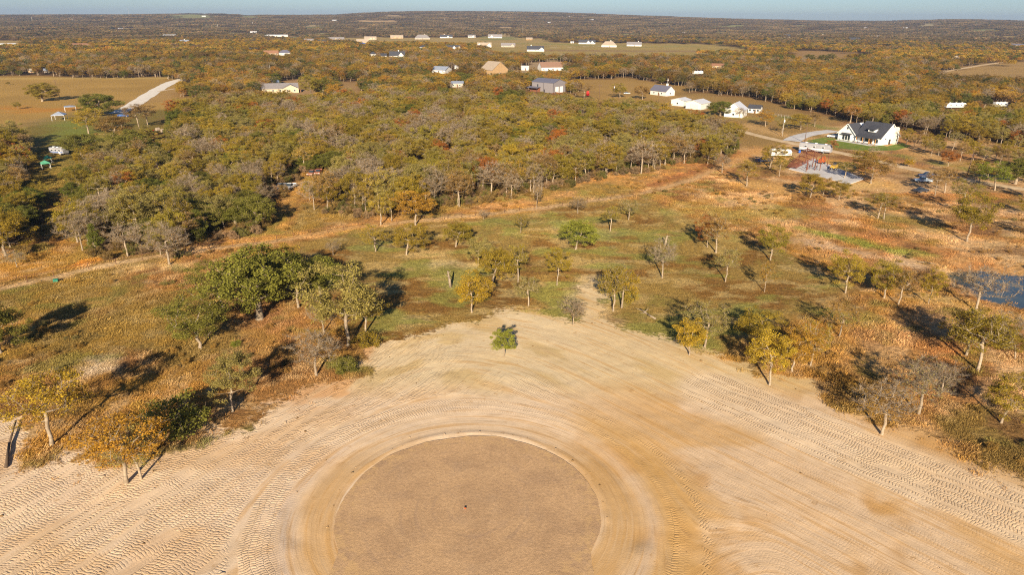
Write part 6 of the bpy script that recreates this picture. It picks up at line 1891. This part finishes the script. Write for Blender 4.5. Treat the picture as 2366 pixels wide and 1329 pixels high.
def far_ring(name, r0, r1, sp_, n, nl, ls, lm, label, seed, dens=.85, lm2=None):
    src = [clump(n, sp_ * 1.25, nl, ls, lm, seed + k) for k in range(6)] + ([clump(n, sp_ * 1.25, nl, ls, lm2, seed + 50 + k) for k in range(6)] if lm2 else [])
    a, b = jitter(r0, r1, sp_, .78)
    keep = (rng.random(len(a)) < dens + .6 * (fbm(a, b, 260, seed) - .45)) & clear_ok(a, b)
    a, b = a[keep], b[keep]
    ok = visible_ok(a, b, np.full(len(a), 7.0))
    a, b = a[ok], b[ok]
    s = rng.uniform(.85, 1.15, (len(a), 1)) * np.array((1, 1, 1.0))
    pk6 = rng.integers(0, 6, len(a))
    if lm2: pk6 = pk6 + 6 * (rng.random(len(a)) < sstep(r0 + 150, r1 - 250, np.hypot(a, b) + (fbm(a, b, 320, seed + 7) - .5) * 900))
    scatter(name, np.stack([a, b, terr(a, b) - .2], 1), src, pk6, s, rng.uniform(0, 6.28, len(a)), label)
far_ring('middle_woods', 1050, 2300, 16, 6, 260, .42, 'mid', 'gold and brown woods around the far houses', 301, .86, 'far')
far_ring('far_woods', 2300, 4300, 34, 26, 110, .75, 'far', 'brown far-off woods below the hills', 311)
far_ring('horizon_woods', 4300, 7600, 75, 80, 46, 1.25, 'far', 'dark wooded hills along the horizon', 321, .95)

# evergreen groups and yellow trees standing out far off
def far_tree(px, py, ty, w, kind, colr, lab):
    a, b = at(px, py)
    plant('oak_tree', a, b, max(4, height_for(px, ty, a, b)), pxw(w, a, b), kind, colr, lab)
for q_ in [(1821, 140, 124, 28, 'live', 'green', 'round dark evergreen oak, leftmost in the far clearing'), (1870, 143, 124, 38, 'live', 'green', 'dark evergreen oak left in the far pair'), (1898, 142, 125, 34, 'live', 'green', 'dark evergreen oak right in the far pair'),
           (1917, 138, 122, 22, 'live', 'green', 'small evergreen beside the far pair'), (1972, 150, 130, 46, 'live', 'green', 'broad dark evergreen right of the far pair'), (1940, 150, 136, 26, 'live', 'green', 'evergreen left of the broad one'),
           (2063, 142, 127, 34, 'live', 'green', 'evergreen alone in the brush before the stubble field'), (2134, 140, 127, 32, 'live', 'green', 'evergreen left of the tan ranch house'),
           (1545, 90, 79, 16, 'oak', 'gold', 'largest bright yellow tree at the end of the open field'), (1512, 89, 80, 18, 'oak', 'gold', 'bright yellow tree left of the largest yellow one'), (1482, 88, 80, 10, 'oak', 'gold', 'small bright yellow tree, third from the right'),
           (1448, 88, 82, 9, 'oak', 'gold', 'faint yellow tree above the white house with chimney'), (1280, 72, 65, 16, 'oak', 'amber', 'orange tree far behind the tan wooden barn'),
           (178, 60, 53, 18, 'oak', 'amber', 'lone orange tree far off on the left'), (735, 70, 60, 24, 'oak', 'gold', 'yellow tree beside the far green patch'),
           (1270, 89, 79, 18, 'live', 'green', 'dark evergreen behind the open field, right of the barn'), (1252, 88, 79, 14, 'live', 'green', 'dark evergreen next to the tan wooden barn')]:
    far_tree(*q_)

# ------------------------------------------------------------------ dry grass and brush on the open ground
def tuft(seed, n, hgt, spread, wdt):
    r = np.random.default_rng(seed)
    V = []
    for _ in range(n):
        b0 = r.normal(size=2) * spread * .4
        a = r.uniform(0, 6.28)
        l = r.uniform(.5, 1.1) * hgt
        out = np.array((math.cos(a), math.sin(a))) * r.uniform(.3, 1.3) * l
        sd = np.array((-math.sin(a), math.cos(a))) * wdt
        mid = b0 + out * .45
        V += [(b0[0] - sd[0], b0[1] - sd[1], -.02), (b0[0] + sd[0], b0[1] + sd[1], -.02), (mid[0] + sd[0] * .8, mid[1] + sd[1] * .8, l * .65), (b0[0] + out[0], b0[1] + out[1], l)]
    return np.array(V)
q = NT('dry_grass_blades')
ic = q.attr('icol', False, 'INSTANCER')
M_TUFT = q.out(q.scale(ic, q.math('MULTIPLY', q.attr('tint'), q.mrange(q.n('ShaderNodeObjectInfo').outputs['Random'], 0, 1, .75, 1.35, False))), .9, .05, 0, None, .25)
def tuft_src(seed, n, h, s, w):
    v = tuft(seed, n, h, s, w)
    return source('tuft_pattern', [(v, np.arange(len(v)).reshape(-1, 4), M_TUFT, np.repeat(np.random.default_rng(seed).uniform(.8, 1.25, n), 4), None)])
TS = [tuft_src(1, 26, .20, .8, .016), tuft_src(2, 30, .16, 1.0, .018), tuft_src(3, 34, .28, .9, .018), tuft_src(4, 50, .42, 1.2, .024)]
NG = 230000
gx_ = rng.uniform(-190, 215, NG * 5); gy_ = rng.uniform(62, 330, NG * 5)
inw = np.abs(np.arctan2(gx_, gy_)) < .74
gx_, gy_ = gx_[inw], gy_[inw]
dens = np.clip(1.25 - np.hypot(gx_, gy_) / 300, .12, 1)
kp = rng.random(len(gx_)) < dens
gx_, gy_ = gx_[kp], gy_[kp]
sdd = sdf(gx_, gy_, SAND) + (fbm(gx_, gy_, 5, 231) - .5) * 9
ok = (sdd < 0) & (dline(gx_, gy_, LANE) > 1.8) & ((dline(gx_, gy_, LANE2) > 5.5) | (rng.random(len(gx_)) < .12)) & ((dline(gx_, gy_, STRIPS[9][0]) > 3) | (rng.random(len(gx_)) < .2)) & ~inpoly(gx_, gy_, POND)
bare = fbm(gx_, gy_, 6, 233)
zone_r = gx_ > 45 + gy_ * .12
ok &= rng.random(len(gx_)) < np.where(zone_r, sstep(.56, .40, bare) * .6 + .05, sstep(.72, .48, bare) * .9 + .1)
ok &= ~((gy_ > 215) & (gx_ > 75))
ok |= (sdd < 3.5) & (rng.random(len(gx_)) < .012)
gx_, gy_ = gx_[ok], gy_[ok]
print('TUFTS', len(gx_))
gx_, gy_ = gx_[:NG], gy_[:NG]
lotm = inpoly(gx_, gy_, LOT)
gc = ground_col(gx_, gy_) * (.88 + .5 * rng.random((len(gx_), 1)))
hue = fbm(gx_, gy_, 4, 237)
gc = lerp(gc, (0.40, 0.235, 0.045), sstep(.5, .66, hue) * (~lotm) * .4)
gc = lerp(gc, (0.20, 0.20, 0.05), sstep(.60, .70, fbm(gx_, gy_, 7, 239)) * .55)
pk = np.where(lotm, rng.integers(0, 2, len(gx_)), rng.choice(4, len(gx_), p=[.36, .34, .25, .05]))
sc1 = (rng.uniform(.6, 1.25, len(gx_)) * np.where(lotm, .62, 1.0) * (.7 + .6 * vnoise(gx_, gy_, 8, 241)))[:, None] * np.ones((1, 3))
scatter('dry_grass', np.stack([gx_, gy_, ground_z(gx_, gy_)], 1), TS, pk, sc1, rng.uniform(0, 6.28, len(gx_)), 'dry straw-coloured grass and weeds on the open ground', gc)

# low golden brush and saplings in drifts
bx_ = rng.uniform(-150, 200, 30000); by_ = rng.uniform(70, 300, 30000)
ok = (np.abs(np.arctan2(bx_, by_)) < .74) & (sdf(bx_, by_, SAND) < -1.5) & ~inpoly(bx_, by_, LOT) & (dline(bx_, by_, LANE) > 2.5) & (sdf(bx_, by_, POND) < -5) & ~((by_ > 215) & (bx_ > 75))
nb_ = fbm(bx_, by_, 14, 251)
ok &= rng.random(len(bx_)) < sstep(.5, .68, nb_) * .2
bx_, by_ = bx_[ok], by_[ok]
def shrub_src(v):
    p = PROT['shrub'][v]
    return source('brush_pattern', [(p.wood_v, p.wood_f, M_BARK, None, None), (p.leaf_v, np.arange(len(p.leaf_v)).reshape(-1, 4), M_TUFT, p.tint, None)])
bc = ground_col(bx_, by_) * .9
bc = lerp(bc, (0.40, 0.22, 0.04), np.full(len(bx_), .5))
bc = lerp(bc, (0.16, 0.15, 0.05), (rng.random(len(bx_)) < .22) * .8)
s = rng.uniform(.2, .5, len(bx_))
scatter('brush', np.stack([bx_, by_, ground_z(bx_, by_)], 1), [shrub_src(0), shrub_src(1)], rng.integers(0, 2, len(bx_)), np.stack([s * 1.2, s * 1.2, s], 1), rng.uniform(0, 6.28, len(bx_)), 'low golden brush and dead weeds in the dry grass', bc)

# undergrowth among the nearest trunks of the woods
ux_ = rng.uniform(-190, 120, 26000); uy_ = rng.uniform(130, 330, 26000)
sf = sdf(ux_, uy_, FOREST)
ok = (sf > -2.5) & (sf < 30) & (np.abs(np.arctan2(ux_, uy_)) < .74) & (rng.random(26000) < .5 * np.exp(-np.maximum(sf, 0) / 16)) & (vnoise(ux_, uy_, 9, 261) > .35) & (dline(ux_, uy_, LANE) > 3) & clear_ok(ux_, uy_) & visible_ok(ux_, uy_, np.full(26000, 1.5))
ux_, uy_ = ux_[ok], uy_[ok]
uc = lerp(np.zeros((len(ux_), 3)) + np.array((.25, .16, .05)), (.13, .13, .03), (rng.random(len(ux_)) < .4) * .85)
uc = lerp(uc, (.30, .19, .11), (rng.random(len(ux_)) < .3) * .8)
s = rng.uniform(.5, 1.15, len(ux_))
scatter('undergrowth', np.stack([ux_, uy_, ground_z(ux_, uy_)], 1), [shrub_src(0), shrub_src(1)], rng.integers(0, 2, len(ux_)), np.stack([s, s, s * 1.1], 1), rng.uniform(0, 6.28, len(ux_)), 'tangled undergrowth among the nearest trunks of the woods', uc)

# clods, sticks and chips on the graded sand
def clod(seed):
    r = np.random.default_rng(seed)
    v = np.array([(-1, -1, 0), (1, -1, 0), (1, 1, 0), (-1, 1, 0), (-.6, -.6, .7), (.6, -.6, .8), (.6, .6, .6), (-.6, .6, .75)]) + r.normal(size=(8, 3)) * .18
    f = np.array([(3, 2, 1, 0), (4, 5, 6, 7), (0, 1, 5, 4), (1, 2, 6, 5), (2, 3, 7, 6), (3, 0, 4, 7)])
    return source('clod_pattern', [(v * .1, f, M_TUFT, np.full(8, .9), None)])
cx_ = rng.uniform(-75, 90, 9000); cy_ = rng.uniform(50, 135, 9000)
sd_ = sdf(cx_, cy_, SAND)
rr_ = np.hypot(cx_ - PC[0], cy_ - PC[1])
pr_ = .05 + .6 * np.exp(-sd_ / 3.0) + .8 * np.exp(-((rr_ - 15.4) / .5) ** 2)
ok = (sd_ > -1) & (rr_ > 15) & (rng.random(9000) < pr_)
cx_, cy_ = cx_[ok], cy_[ok]
cc_ = np.where(rng.random((len(cx_), 1)) < .35, np.array([[.30, .18, .08]]), sand_col(cx_, cy_) * .85)
s = rng.lognormal(-.75, .5, len(cx_))
scatter('soil_clods', np.stack([cx_, cy_, ground_z(cx_, cy_)], 1), [clod(k) for k in range(3)], rng.integers(0, 3, len(cx_)), np.stack([s * 1.5, s, s * .8], 1), rng.uniform(0, 6.28, len(cx_)), 'loose soil clods and sticks on the graded sand', cc_)

# ------------------------------------------------------------------ haze
HAZE = True
if HAZE:
    q = NT('haze_air')
    pv = q.n('ShaderNodeVolumePrincipled')
    pv.inputs['Color'].default_value = (0.55, 0.70, 1.0, 1)
    pv.inputs['Density'].default_value = 7e-5
    pv.inputs['Anisotropy'].default_value = 0.2
    o_ = q.n('ShaderNodeOutputMaterial')
    q.t.links.new(pv.outputs[0], o_.inputs['Volume'])
    zt = float(gz.max()) + 40
    hb = MB().box(0, 5600, (zt - 30) / 2, 23000, 11800, zt + 30).build('haze', q.m)
    tag(hb, 'thin blue autumn haze over the far woods', kind='stuff')
